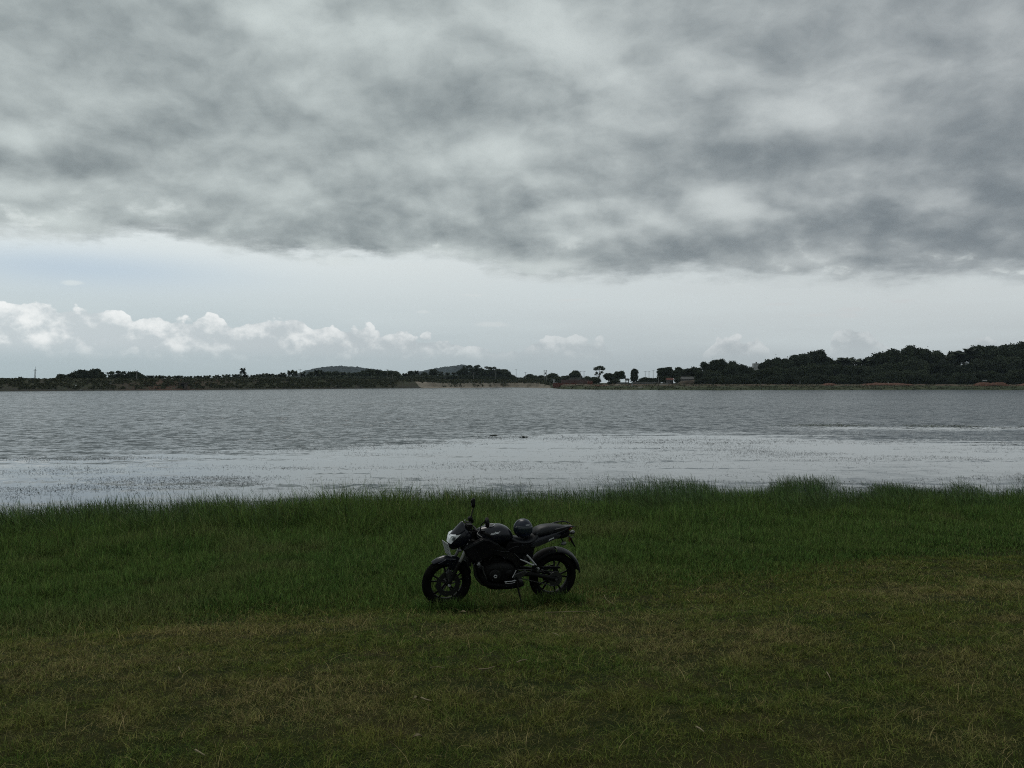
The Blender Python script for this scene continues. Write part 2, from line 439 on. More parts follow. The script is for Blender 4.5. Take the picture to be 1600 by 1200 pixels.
tag(strip('sand_bank', 645, 860, 3, sand_m, ROWS), kind='structure')
tag(strip('far_shore', 860, 2300, 5, shore_m, ROWS), kind='structure')
# flat country behind, out to the horizon
plain_m = noise_mat('farmland', [(0.02, 0.026, 0.012), (0.035, 0.034, 0.018)], scale=0.01, detail=6)
pl_v = []; pl_f = []
ps = list(range(-520, 2301, 60))
for p in ps:
    for dd in (150, 400, 1000, 3500):
        D = float(shore_d(p)) + dd
        D = min(D, 3900)
        zz = float(far_z(p, 159.0)) - 0.25 if dd == 150 else (1.6 if p < 860 else 2.9)
        pl_v.append((PX(p, D), D, zz))
for i in range(len(ps) - 1):
    for j in range(3):
        a = i * 4 + j; pl_f.append((a, a + 4, a + 5, a + 1))
tag(make_mesh('far_plain', pl_v, pl_f, plain_m, smooth=True), kind='structure')
# bed of the lake, so that the ground has no hole under the water
tag(make_mesh('lake_bed', [(-2600, 50, -1.9), (2600, 50, -1.9), (2600, 900, -1.9), (-2600, 900, -1.9)], [(0, 1, 2, 3)], soil), kind='structure')

# ------------------------------------------------------------------ hills
hill_m = noise_mat('hazy_wooded_hill', [(0.008, 0.016, 0.018), (0.015, 0.026, 0.028), (0.022, 0.033, 0.034)], scale=0.02, detail=9, lo=0.35, hi=0.65, fine=0.6)  # woodland greens with the blue of distance haze mixed into the colour
def hill(name, prof, D, depth):
    p0, p1 = prof[0][0], prof[-1][0]
    ps = np.linspace(p0, p1, 130); ss = np.linspace(-1, 1, 21)
    P, S = np.meshgrid(ps, ss, indexing='ij')
    top = np.interp(P, [a for a, _ in prof], [b for _, b in prof])
    H = (598 - top) / FPX * D + EYE
    prof_s = np.cos(S * PI / 2) ** 1.2
    x = PX(P, D); y = D + S * depth
    z = H * prof_s + (fbm(P * 0.5, S * 30, 3) - 0.5) * 5.0 * prof_s
    z += (rng.random(P.shape) ** 4) * 3.2 * prof_s            # tree tops on the ridge
    idx = np.arange(P.size).reshape(P.shape)
    q = np.stack([idx[:-1, :-1], idx[1:, :-1], idx[1:, 1:], idx[:-1, 1:]], -1).reshape(-1, 4)
    tag(np_mesh(name, np.stack([x, y, z], -1).reshape(-1, 3), q.ravel(), np.full(len(q), 4), hill_m), kind='structure')
hill('hills', [(455, 598), (470, 585), (480, 580), (495, 576), (510, 573.6), (525, 572.6), (540, 572.8), (555, 574), (570, 575.6), (590, 578), (610, 583), (640, 590), (660, 598)], 2600, 260)
hill('hills', [(610, 598), (640, 584), (662, 579.5), (680, 576.5), (695, 573.5), (706, 572), (714, 571.5), (720, 570.2), (728, 571), (745, 574), (775, 584), (800, 598)], 2800, 260)

# ------------------------------------------------------------------ lake
wm = mat('lake_water', (0.012, 0.026, 0.034), 0.04, spec=0.5)
nt = wm.node_tree; b = nt.nodes['Principled BSDF']; b.inputs['IOR'].default_value = 1.333
ge = nt.nodes.new('ShaderNodeNewGeometry'); s = nt.nodes.new('ShaderNodeSeparateXYZ'); nt.links.new(ge.outputs['Position'], s.inputs[0])
wX, wY = V(nt, s.outputs[0]), V(nt, s.outputs[1])
pos = ge.outputs['Position']
def wnoise(sx_, sy_, scale, detail, rough=0.55):
    mp = nt.nodes.new('ShaderNodeMapping'); mp.inputs['Scale'].default_value = (sx_, sy_, 1); nt.links.new(pos, mp.inputs[0])
    mp.inputs['Rotation'].default_value = (0, 0, R(8))
    return tex(nt, mp.outputs[0], scale, detail, rough, color=True)
def centred(c, k):
    v = nt.nodes.new('ShaderNodeVectorMath'); v.operation = 'MULTIPLY_ADD'; nt.links.new(c, v.inputs[0])
    for i in (1, 2): pass
    v.inputs[1].default_value = (k[0], k[1], 0); v.inputs[2].default_value = (-k[0] / 2, -k[1] / 2, 0)
    return v.outputs[0]
def vadd(a, b_):
    v = nt.nodes.new('ShaderNodeVectorMath'); v.operation = 'ADD'; nt.links.new(a, v.inputs[0]); nt.links.new(b_, v.inputs[1]); return v.outputs[0]
def vscale(a, f):
    v = nt.nodes.new('ShaderNodeVectorMath'); v.operation = 'SCALE'; nt.links.new(a, v.inputs[0]); nt.links.new(f.k, v.inputs['Scale']); return v.outputs[0]
# where the wind ruffles the lake: beyond the sheltered, weedy shallows
edge_pts = [(-60, 44), (-40, 42), (-26, 38.5), (-14, 41), (-6, 49), (0, 55), (8, 58), (20, 54), (32, 50), (60, 48), (90, 48)]
rn = tex(nt, pos, 0.045, 3.0, 0.6)
fine_e = tex(nt, xyz(nt, wX * 0.35, wY * 2.0, 0.0), 0.30, 4.0, 0.6)
e = wX.curve([(x, y / 100) for x, y in edge_pts], -60, 90) * 100
ruff = (wY - e + (fine_e - 0.5) * 30 + (rn - 0.5) * 10).step(-6.5, 6.5)
# a calm tongue with weed rafts, far right
calm = (-(((wY - 63 + (fine_e - 0.5) * 7) / 3.8).pow(2.0))).exp() * wX.step(16, 27)
ruff = (ruff * (1 - calm * 0.92)).clip()
gust = tex(nt, xyz(nt, wX * 0.5, wY * 1.0, 0.0), 0.05, 4.0, 0.6)
glassy = wY.step(330, 420) * 0.0
big = centred(wnoise(0.75, 1.0, 1.5, 3.0, 0.65), (0.60, 1.20))
mid = centred(wnoise(0.8, 1.0, 4.5, 2.0, 0.6), (0.45, 0.70))
grp = centred(wnoise(2.2, 0.55, 0.60, 5.0, 0.75), (0.0, 0.42))      # sets of waves: read as streaks far out
rip = vadd(vadd(big, mid), grp)
bias = nt.nodes.new('ShaderNodeVectorMath'); bias.operation = 'ADD'; nt.links.new(rip, bias.inputs[0]); bias.inputs[1].default_value = (0, -0.11, 0)   # steeper wave faces on the near side
rip = bias.outputs[0]
streak = tex(nt, xyz(nt, wX * 0.10, wY * 0.9, 2.0), 0.8, 4.0, 0.6).step(0.50, 0.72)
amp = ruff * (0.35 + gust * 1.05) + 0.028 + (1 - ruff) * streak * 0.16
swell = centred(wnoise(0.35, 1.0, 0.5, 2.0), (0.012, 0.022))
nv = vadd(vscale(rip, amp), swell)
up = nt.nodes.new('ShaderNodeVectorMath'); up.operation = 'ADD'; nt.links.new(nv, up.inputs[0]); up.inputs[1].default_value = (0, 0, 1)
nn = nt.nodes.new('ShaderNodeVectorMath'); nn.operation = 'NORMALIZE'; nt.links.new(up.outputs[0], nn.inputs[0])
nt.links.new(nn.outputs[0], b.inputs['Normal'])
nt.links.new((ruff * 0.10 + 0.07).k, b.inputs['Roughness'])
wv = []; wf = []
wys = [14, 30, 60, 120, 250, 450, 700]
for yy in wys:
    wv += [(-2400, yy, 0), (2400, yy, 0)]
for i in range(len(wys) - 1): wf.append((2 * i, 2 * i + 1, 2 * i + 3, 2 * i + 2))
tag(make_mesh('lake', wv, wf, wm), kind='structure')
# ------------------------------------------------------------------ trees
def leaf_material(name, cols, trans=0.0):
    m = mat(name, cols[1], 0.75, spec=0.25); nt = m.node_tree; b = nt.nodes['Principled BSDF']
    at = nt.nodes.new('ShaderNodeAttribute'); at.attribute_name = 'tone'
    tcn = nt.nodes.new('ShaderNodeTexCoord')
    oi = nt.nodes.new('ShaderNodeObjectInfo')
    f = V(nt, at.outputs['Fac']) * 0.6 + tex(nt, tcn.outputs['Object'], 0.45, 3, 0.6) * 0.5 + (V(nt, oi.outputs['Random']) - 0.5) * 0.35
    c = mix(nt, f.step(0.15, 0.95), cols[0], cols[1])
    nt.links.new(c, b.inputs['Base Color'])
    return m
leafM = leaf_material('broadleaf_foliage', [(0.018, 0.027, 0.013), (0.048, 0.064, 0.028)])
palmM = leaf_material('palm_foliage', [(0.018, 0.026, 0.014), (0.045, 0.060, 0.026)])
scrubM = leaf_material('scrub_foliage', [(0.020, 0.026, 0.010), (0.060, 0.064, 0.026)])
barkM = noise_mat('bark', [(0.045, 0.036, 0.028), (0.10, 0.085, 0.07)], scale=1.5, stretch=(4, 4, 1))

def quads(cen, size, r, flat=0.0):
    """randomly turned ragged leaf clumps (quads) centred on cen"""
    n = len(cen)
    a = r.normal(size=(n, 3)); a[:, 2] *= (1 - flat); a /= np.linalg.norm(a, axis=1)[:, None]
    b_ = r.normal(size=(n, 3)); b_ -= a * (a * b_).sum(1)[:, None]; b_ /= np.linalg.norm(b_, axis=1)[:, None]
    s = size[:, None] if np.ndim(size) else size
    k = r.uniform(0.55, 1.25, (n, 4, 1))
    co = np.stack([cen - a * s * k[:, 0], cen - b_ * s * .6 * k[:, 1], cen + a * s * k[:, 2], cen + b_ * s * .6 * k[:, 3]], 1)
    return co.reshape(-1, 3)

def tube_geo(pts, rads, n=7):
    vs = []; fs = []
    for i, p in enumerate(pts):
        p = Vector(p); d = (Vector(pts[min(i + 1, len(pts) - 1)]) - Vector(pts[max(i - 1, 0)])).normalized()
        u = d.orthogonal().normalized() if i == 0 else (u - d * u.dot(d)).normalized()
        w = d.cross(u)
        for k in range(n):
            a = 2 * PI * k / n
            vs.append(p + (u * math.cos(a) + w * math.sin(a)) * rads[i])
    for i in range(len(pts) - 1):
        for k in range(n):
            fs.append((i * n + k, i * n + (k + 1) % n, (i + 1) * n + (k + 1) % n, (i + 1) * n + k))
    fs.append(tuple(range(n))[::-1]); fs.append(tuple((len(pts) - 1) * n + k for k in range(n)))
    return vs, fs
def join_geo(parts):
    V_ = []; F_ = []
    for vs, fs in parts:
        o = len(V_); V_ += list(vs); F_ += [tuple(i + o for i in f) for f in fs]
    return V_, F_

def tree_proto(seed, lobes, trunk_h, dens=290, leaf=0.34, limb=True):
    """unit ~10 m tall tree: lobes = (x, y, z, rx, ry, rz)"""
    r = np.random.default_rng(seed); cs = []
    for (x, y, z, rx, ry, rz) in lobes:
        n = int(dens * (rx * ry * rz) ** (2 / 3))
        d = r.normal(size=(n, 3)); d /= np.linalg.norm(d, axis=1)[:, None]
        rad = r.uniform(0.45, 1.0, n) ** 0.6 * (1 + 0.42 * r.random(n) ** 7 + 0.10 * np.sin(d[:, 1] * 13 + z) + 0.16 * np.sin(d[:, 0] * 7 + seed) * np.cos(d[:, 2] * 6 + x))
        p = np.array([x, y, z]) + d * rad[:, None] * np.array([rx, ry, rz])
        cs.append(p)
    cs = np.concatenate(cs); n = len(cs)
    sz = leaf * r.uniform(0.6, 1.3, n)
    co = quads(cs, sz, r)
    tone = np.repeat(np.clip(r.normal(0.5, 0.22, n), 0, 1), 4)
    crown = np_mesh('crown', co, np.arange(n * 4), np.full(n, 4), leafM, {'tone': tone})
    parts = [tube_geo([(0, 0, -0.6), (0.05, 0, trunk_h * 0.5), (0, 0.05, trunk_h)], [0.34, 0.26, 0.22])]
    for (x, y, z, rx, ry, rz) in lobes:
        parts.append(tube_geo([(0, 0, trunk_h * 0.8), (x * 0.45, y * 0.45, (trunk_h + z) / 2), (x, y, z)], [0.18, 0.12, 0.05], 5))
    v, f = join_geo(parts)
    trunk = make_mesh('trunk', v, f, barkM, smooth=True)
    return crown, trunk

def rl(seed, n, w, z0, z1, r0, r1):
    r = random.Random(seed); L = []
    for i in range(n):
        a = 2 * PI * i / n + r.uniform(-.5, .5); t = r.random(); rr = w * math.sqrt(r.uniform(0.15, 1)) * (1 - 0.45 * t)
        s = r.uniform(r0, r1)
        L.append((rr * math.cos(a), rr * math.sin(a), z0 + (z1 - z0) * t, s * r.uniform(1, 1.35), s * r.uniform(1, 1.35), s * r.uniform(.7, .95)))
    return L
PROTO = {
    'round': [tree_proto(s, [(0, 0, 6.2, 2.4, 2.4, 2.6)] + rl(s, 11, 3.0, 3.4, 8.6, 1.1, 1.9), 3.0) for s in (11, 12, 13, 14)],
    'tall': [tree_proto(s, [(0, 0, 6.0, 1.5, 1.5, 3.0)] + rl(s, 9, 1.7, 3.0, 9.0, 0.8, 1.3), 3.2) for s in (21, 22, 23)],
    'wide': [tree_proto(s, rl(s, 12, 4.8, 4.6, 7.8, 1.3, 2.0) + [(0, 0, 6.0, 3.2, 3.2, 1.8)], 3.0) for s in (31, 32, 33)],
    'block': [tree_proto(41, [(0, 0, 4.6, 2.5, 2.5, 3.6), (-1.0, 0, 7.2, 1.7, 1.6, 1.8), (1.3, 0.2, 7.4, 1.7, 1.6, 1.7), (0.3, 0, 8.3, 1.5, 1.5, 1.4), (1.6, 0, 4.0, 1.3, 1.3, 2.0), (-1.8, 0, 4.0, 1.2, 1.2, 2.0)], 2.0)],
    'umbrella': [tree_proto(51, [(0, 0, 8.6, 2.6, 2.2, 0.9), (-2.2, 0, 7.9, 1.3, 1.2, 0.7), (2.4, 0.2, 8.2, 1.5, 1.3, 0.8), (0.8, 0.3, 9.2, 1.5, 1.2, 0.6), (-1.3, 0.4, 5.9, 0.8, 0.8, 0.6), (1.6, -.3, 6.3, 0.9, 0.8, 0.7), (-2.2, 0, 5.0, .6, .6, .5), (0.3, 0, 5.2, 0.6, 0.6, 0.6)], 3.6, dens=150)],
    'bush': [tree_proto(s, [(0, 0, 3.6, 4.2, 3.2, 3.4)] + rl(s, 8, 4.2, 1.4, 6.2, 1.6, 2.5), 1.2) for s in (61, 62, 63)],
    'feathery': [tree_proto(s, [(0, 0, 5.2, 1.3, 1.3, 2.6)] + rl(s, 14, 3.0, 3.2, 9.3, 0.5, 0.95), 3.2, dens=170, leaf=0.34) for s in (71, 72)],
}
def palm_proto(seed, h=8.0, nf=44, L=2.5):
    r = random.Random(seed); co = []; tone = []
    top = Vector((0.35, 0, h))
    for i in range(nf):
        a = 2 * PI * i / nf * 2.4 + r.uniform(-.2, .2); e = r.uniform(-0.85, 1.4)
        d = Vector((math.cos(a), math.sin(a), 0)); side = Vector((-math.sin(a), math.cos(a), 0)); LL = L * r.uniform(.85, 1.1)
        t0 = r.random()
        for k in range(11):
            u = (k + 0.5) / 11
            p = top + d * (LL * u * math.cos(e * (1 - u * .3))) + Vector((0, 0, LL * (1.15 * math.sin(e) * u - 0.50 * u * u)))
            for sg in (-1, 1):
                ll = 0.78 * math.sin(PI * min(1, u * .85 + .12)) + .12
                tip = p + side * sg * ll * 0.8 + d * ll * 0.45 + Vector((0, 0, -ll * 0.55))
                w = d * 0.19
                co += [p - w, p + w, tip + w * .4, tip - w * .4]; tone += [t0] * 4
    n = len(co) // 4
    fr = np_mesh('fronds', np.array([tuple(c) for c in co]), np.arange(n * 4), np.full(n, 4), palmM, {'tone': tone})
    v, f = tube_geo([(0, 0, -0.5), (0.18, 0, h * .35), (0.32, 0, h * .7), (0.35, 0, h)], [0.22, 0.17, 0.15, 0.14], 6)
    return fr, make_mesh('trunk', v, f, barkM, smooth=True)
PROTO['palm'] = [palm_proto(s) for s in (81, 82, 83)]
protos_used = set()
def plant(kind, px, topy, off, label, cat='tree', group=None, wid=1.0, var=None, name=None, rz=None):
    """a tree whose top shows at (px, topy), standing `off` metres behind the waterline"""
    lst = PROTO[kind]; k = (var if var is not None else random.randrange(len(lst))) % len(lst)
    Y = float(shore_d(px)) + off
    z0 = float(far_z(px, min(off, 158))) if off < 158 else (1.6 if px < 860 else 2.9)
    H = PZ(topy, Y) - z0
    s = max(H, 1.0) / 9.7
    if name is None: name = {'palm': 'palm_tree', 'bush': 'bush'}.get(kind, 'broadleaf_tree')
    t = empty(name, (PX(px, Y), Y, z0 - 0.15), random.uniform(0, 6.28) if rz is None else rz)
    sxy = s * wid
    t.scale = (sxy, sxy, s)
    tag(t, label, cat, group)
    for ch in lst[k]:
        if (kind, k) in protos_used: c = ch.copy(); C.objects.link(c)
        else: c = ch
        c.parent = t
    protos_used.add((kind, k))
    return t
ORD = ['first', 'second', 'third', 'fourth', 'fifth', 'sixth', 'seventh', 'eighth', 'ninth', 'tenth', 'eleventh', 'twelfth', 'thirteenth', 'fourteenth', 'fifteenth', 'sixteenth', 'seventeenth', 'eighteenth', 'nineteenth', 'twentieth',
       'twenty-first', 'twenty-second', 'twenty-third', 'twenty-fourth', 'twenty-fifth', 'twenty-sixth', 'twenty-seventh', 'twenty-eighth', 'twenty-ninth', 'thirtieth']
# -- along the embankment, left of the picture
plant('bush', 2, 590.5, 40, 'low dark bush at the left end of the embankment skyline', 'bush', wid=1.0)
plant('bush', 12, 591, 42, 'small dark bush just right of the leftmost bush on the embankment', 'bush')
plant('palm', 32, 587.5, 60, 'short round-headed palm left of the tall radio mast', 'palm', wid=.9)
plant('bush', 22, 590, 44, 'low dark bush left of the short palm near the mast', 'bush', wid=1.2)
for i, (x, y) in enumerate([(50, 589), (58, 590), (66, 589.5), (74, 590), (83, 589)]):
    plant('bush', x, y, 50, 'low hedge bush at the foot of the radio mast, %s from the left' % ORD[i], 'bush', 'bushes by the radio mast', wid=1.5)
L1 = [(98, 584.5, 'round', 1.5), (107, 584, 'round', 1.3), (118, 578, 'round', 1.2), (128, 577, 'round', 1.15), (138, 579, 'round', 1.1), (150, 575.5, 'round', 1.1), (160, 580, 'tall', 1.3), (173, 580, 'feathery', 1.1), (180, 579, 'feathery', 1.2), (188, 578, 'feathery', 1.2), (197, 580, 'feathery', 1.2), (207, 578, 'round', 1.05), (214, 578, 'round', 1.05), (220, 583, 'round', 1.2)]
for i, (x, y, k, w) in enumerate(L1):
    plant(k, x, y, 46 + (i % 3) * 5, '%s tree from the left in the dark embankment tree clump' % ORD[i], group='tree clump on the left embankment', wid=w)
for i in range(9):
    plant('bush', 100 + i * 15, 587 - (i % 3), 40, '%s understorey bush from the left below the left tree clump' % ORD[i], 'bush', 'bushes under the left tree clump', wid=1.6)
r_ = random.Random(5)
for i in range(46):           # the even fringe of young palms and bushes
    x = 228 + i * 4.9
    y = 586.8 - r_.random() * 1.6 - (1.8 if x > 340 else 0) - (1.0 if x > 400 else 0)
    plant('palm' if i % 3 else 'bush', x, y, 34 + r_.random() * 12, 'young palm or bush in the even low fringe along the top of the embankment', 'palm' if i % 3 else 'bush', 'low fringe of young palms along the embankment', wid=1.15 if i % 3 else 1.1)
for i in range(22):
    x = 232 + i * 10
    plant('bush', x, 587.0 - r_.random() * 1.2 - (1.4 if x > 340 else 0), 30, 'dense low bush under the fringe of young palms on the embankment', 'bush', 'bushes under the fringe of palms', wid=2.4)
plant('palm', 380.5, 573.5, 40, 'lone tall palm rising above the low fringe on the embankment', 'palm', wid=.72)
plant('bush', 259, 586.5, 42, 'slightly taller bush in the fringe, left of the sluice tower', 'bush')
L2 = [(405, 583.5, 'palm', 1.2), (414, 582, 'palm', 1.2), (428, 583, 'bush', 1.2), (441, 581, 'palm', 1.1), (455, 577, 'palm', .9), (461, 578, 'palm', .9), (474, 580, 'palm', 1), (484, 580, 'tall', 1.3), (494, 576.5, 'palm', .9), (503, 579, 'round', 1.1), (514, 580, 'round', 1.2), (526, 578, 'round', 1.1), (536, 580, 'palm', 1.1), (546, 580.5, 'round', 1.2), (557, 581, 'round', 1.2), (568, 579, 'round', 1.1), (579, 577, 'round', 1.15), (588, 577, 'round', 1.1), (600, 579, 'round', 1.2), (613, 578.5, 'round', 1.1), (620, 579.5, 'round', 1.1), (632, 582, 'palm', 1.1), (643, 579, 'round', 1.1), (650, 578, 'palm', 1), (664, 580, 'round', 1.1), (677, 576, 'round', 1.15), (688, 579, 'feathery', 1.2), (699, 581, 'palm', 1.2), (709, 581, 'palm', 1.1)]
for i, (x, y, k, w) in enumerate(L2):
    plant(k, x, y, 42 + (i % 4) * 6, '%s from the left of the mixed palms and trees below the two hills' % (ORD[i].capitalize()), 'palm' if k == 'palm' else ('bush' if k == 'bush' else 'tree'), 'palms and trees below the two hills', wid=w)
for i in range(26):
    plant('bush', 404 + i * 12, 583.6 - r_.random() * 1.5, 36, 'dense bush at the foot of the trees below the two hills', 'bush', 'bushes at the foot of the middle trees', wid=2.1)
L3 = [(722, 575, 'round', 1.1), (728, 570, 'feathery', 1.0), (738, 569.5, 'feathery', 1.0), (745, 569, 'feathery', 1.0), (752, 573, 'round', 1.1), (762, 571, 'feathery', 1.1), (770, 572, 'feathery', 1.05), (778, 576, 'round', 1.15), (787, 576.5, 'round', 1.2), (794, 580, 'round', 1.2), (801, 584.5, 'round', 1.3)]
for i, (x, y, k, w) in enumerate(L3):
    plant(k, x, y, 44 + (i % 3) * 6, '%s tree from the left in the feathery clump beside the right hill' % ORD[i], group='feathery tree clump above the sand bank', wid=w)
for i in range(8):
    plant('bush', 722 + i * 11, 583 + (i % 2) + i * .3, 38, '%s bush from the left under the feathery tree clump' % ORD[i], 'bush', 'bushes under the feathery clump', wid=1.5)
# -- village stretch in the middle
L4 = [(815, 586.5, 'bush', 1.3), (826, 584.5, 'round', 1.6), (834, 585, 'round', 1.4), (846, 586, 'round', 1.6), (862, 581.5, 'round', 1.5), (871, 585, 'bush', 1.2), (882, 585.5, 'wide', 1.2), (897, 579, 'round', 1.3), (903, 583, 'round', 1.2), (918, 584.5, 'bush', 1.2)]
for i, (x, y, k, w) in enumerate(L4):
    plant(k, x, y, 120 if x < 860 else 150, '%s low tree from the left behind sand bank and brick wall' % ORD[i], 'bush' if k == 'bush' else 'tree', 'low trees behind the sand bank', wid=w)
for i in range(14):
    plant('bush', 806 + i * 9, 587.6 - (i % 3) * .7, 110, 'low bush behind the sand bank and the village wall', 'bush', 'low bushes behind the village wall', wid=1.9)
plant('umbrella', 936, 571.5, 95, 'umbrella-shaped tree with gaps under its flat crown, left of the village', var=0, rz=0.2, wid=0.95)
plant('bush', 931, 584.5, 80, 'dark bush at the foot of the umbrella-shaped tree', 'bush', wid=1.2)
plant('round', 951, 582.5, 80, 'small rounded tree between the umbrella-shaped tree and the broad dark one', wid=1.5)
plant('wide', 966, 578, 86, 'broad dark tree with a bushy domed crown behind the grey wall', wid=.95)
plant('round', 959, 583, 84, 'left shoulder of foliage, a tree beside the broad dark one', wid=1.2)
plant('bush', 953, 594, 60, 'dark shrub on the grass bank left of the grey compound wall', 'bush', wid=1.3)
plant('bush', 962, 590, 74, 'wide dark shrub under the broad dark tree', 'bush', wid=1.5)
plant('block', 991, 575.8, 100, 'block-shaped dense tree standing apart from the others', var=0, wid=.92)
plant('bush', 983, 598, 45, 'small dark shrub in front of the grey compound wall', 'bush', wid=1.1)
for i, (x, y) in enumerate([(1004, 588), (1012, 586.5), (1021, 587), (1008, 590), (1027, 588)]):
    plant('bush', x, y, 110, '%s bush from the left in the gap beside the block-shaped tree' % ORD[[0, 2, 3, 1, 4][i]], 'bush', 'bushes in the gap by the village', wid=1.5)
L5 = [(1030, 577, 'tall', .9), (1037, 573.5, 'round', .95), (1046, 573, 'round', .95), (1056, 578, 'round', 1.1), (1064, 574, 'round', .95), (1073, 575.5, 'wide', .9), (1083, 570.5, 'wide', .85), (1091, 574, 'round', .9), (1042, 583, 'bush', 1.0), (1060, 584, 'bush', 1.0), (1078, 583, 'bush', 1.1), (1094, 583, 'bush', 1.1)]
for i, (x, y, k, w) in enumerate(L5):
    plant(k, x, y, 100 + (i % 3) * 5 if k != 'bush' else 92, '%s from the left of the dark %s behind the village houses' % (ORD[i].capitalize() if k != 'bush' else ORD[i - 8].capitalize(), 'bushes' if k == 'bush' else 'trees'), 'bush' if k == 'bush' else 'tree', 'dark trees behind the village' if k != 'bush' else 'dark bushes behind the village', wid=w)
# -- the big wood on the right: back row, middle row, front bushes
B = [(1104, 566), (1113, 562), (1122, 560.5), (1132, 560), (1143, 561), (1150, 564), (1158, 566), (1168, 571), (1178, 575),
     (1196, 565), (1204, 561), (1213, 557), (1222, 557), (1232, 556), (1243, 554), (1252, 551), (1262, 548), (1270, 546.8), (1279, 548), (1288, 549), (1297, 556),
     (1310, 561), (1317, 557), (1326, 557), (1336, 558), (1347, 559), (1358, 557), (1366, 550), (1378, 547), (1388, 546.5), (1399, 546), (1408, 547), (1418, 543), (1428, 541.5), (1438, 543), (1449, 547), (1458, 549), (1467, 551),
     (1478, 553), (1488, 550), (1497, 548), (1506, 546), (1516, 543), (1526, 539.8), (1536, 541), (1547, 539.5), (1557, 538.5), (1566, 539), (1577, 537), (1588, 536), (1598, 534.5), (1612, 534), (1626, 536), (1642, 540)]
palms_at = {1317, 1326, 1336, 1347, 1478, 1497, 1506, 1516}
def place_words(x):
    for a, b_, w in [(0, 1185, 'of the right-hand wood, left of the white house'), (1185, 1303, 'in the peaked clump right of the white house'), (1303, 1361, 'on the palm saddle of the right-hand wood'),
                     (1361, 1472, 'on the double hump of the right-hand wood'), (1472, 9999, 'at the right edge of the right-hand wood')]:
        if a <= x < b_: return w
cnt = {}
for i, (x, y) in enumerate([(1305, 570), (1315, 572), (1327, 571), (1339, 573), (1350, 571), (1184, 578), (1192, 576)]):
    plant('round', x, y, 92, ('%s dark tree from the left beneath the palm saddle' % ORD[i]) if i < 5 else ['dark treetop just left below the tall white house', 'dark treetop right below the tall white house'][i - 5], 'tree', 'trees filling the dips of the wood', wid=1.2)
for i, (x, y) in enumerate(B):
    k = 'palm' if x in palms_at else r_.choice(['round', 'round', 'wide', 'tall', 'round'])
    w = place_words(x); cnt[(w, k == 'palm')] = c = cnt.get((w, k == 'palm'), 0) + 1
    plant(k, x, y, 96 + r_.random() * 20, '%s skyline %s from the left %s' % (ORD[c - 1], 'palm' if k == 'palm' else 'tree', w), 'palm' if k == 'palm' else 'tree', 'skyline trees of the right-hand wood', wid={'tall': .95, 'palm': 1.25}.get(k, .75))
for i in range(42):
    x = 1100 + i * 12.6 + r_.uniform(-3, 3)
    base = float(np.interp(x, [a for a, _ in B], [c for _, c in B]))
    y = base + (598 - base) * r_.uniform(0.2, 0.42)
    w = place_words(x); cnt[(w, 'm')] = c = cnt.get((w, 'm'), 0) + 1
    plant(r_.choice(['round', 'bush', 'wide', 'bush']), x, y, 74 + r_.random() * 12, '%s mid-height tree from the left %s' % (ORD[c - 1], w), 'tree', 'middle rank of the right-hand wood', wid=.95, name='broadleaf_tree')
for i in range(48):
    x = 1092 + i * 11.2 + r_.uniform(-3, 3)
    base = float(np.interp(x, [a for a, _ in B], [c for _, c in B]))
    y = 599 - (598 - base) * r_.uniform(0.28, 0.5)
    w = place_words(x).replace('on the skyline', 'below the skyline'); cnt[(w, 'f')] = c = cnt.get((w, 'f'), 0) + 1
    plant('bush', x, y, 58 + r_.random() * 8, '%s low shrub from the left %s' % (ORD[c - 1], w), 'bush', 'shrubs at the foot of the right-hand wood', wid=1.15)
for k, l in PROTO.items():     # prototypes never planted are dropped
    for i, pair in enumerate(l):
        if (k, i) not in protos_used:
            for o in pair: bpy.data.objects.remove(o)

# ------------------------------------------------------------------ low growth on the far banks (uncountable)
def scrub(name, label, cat, regions, material, size):
    cs = []
    for p0, p1, s0, s1, n, thr in regions:
        P = rng.uniform(p0, p1, n); S = rng.uniform(s0, s1, n)
        keep = fbm(P * 0.12, S * 0.3, 3) > thr
        P, S = P[keep], S[keep]
        D = shore_d(P) + (fbm(P * 0.11, P * 0 + 9.0, 3) - 0.5) * 5.0 + S
        cs.append(np.stack([PX(P, D), D, far_z(P, S) + rng.uniform(0.0, 0.5, len(P)) * size * 1.6], -1))
    cs = np.concatenate(cs); n = len(cs)
    co = quads(cs, size * rng.uniform(.5, 1.4, n), rng)
    o = np_mesh(name, co, np.arange(n * 4), np.full(n, 4), material, {'tone': np.repeat(rng.random(n), 4)})
    return tag(o, label, cat, kind='stuff')
scrub('bank_scrub', 'scrub and rough grass growing on the slope and crest of the left embankment', 'scrub', [(-60, 650, 2, 12, 24000, 0.44), (400, 650, 2, 13, 14000, 0.35), (-60, 650, 10, 20, 9000, 0.3)], scrubM, 0.45)
scrub('sand_bank_scrub', 'green scrub capping the pale sand bank', 'scrub', [(632, 862, 8.5, 26, 14000, 0.22), (640, 790, 5, 9, 900, .55)], scrubM, 0.7)
scrub('shore_scrub', 'weeds and tussocks on the low green far shore', 'scrub', [(862, 1640, 0, 30, 12000, 0.5), (862, 1640, 30, 60, 6000, 0.45)], scrubM, 0.35)

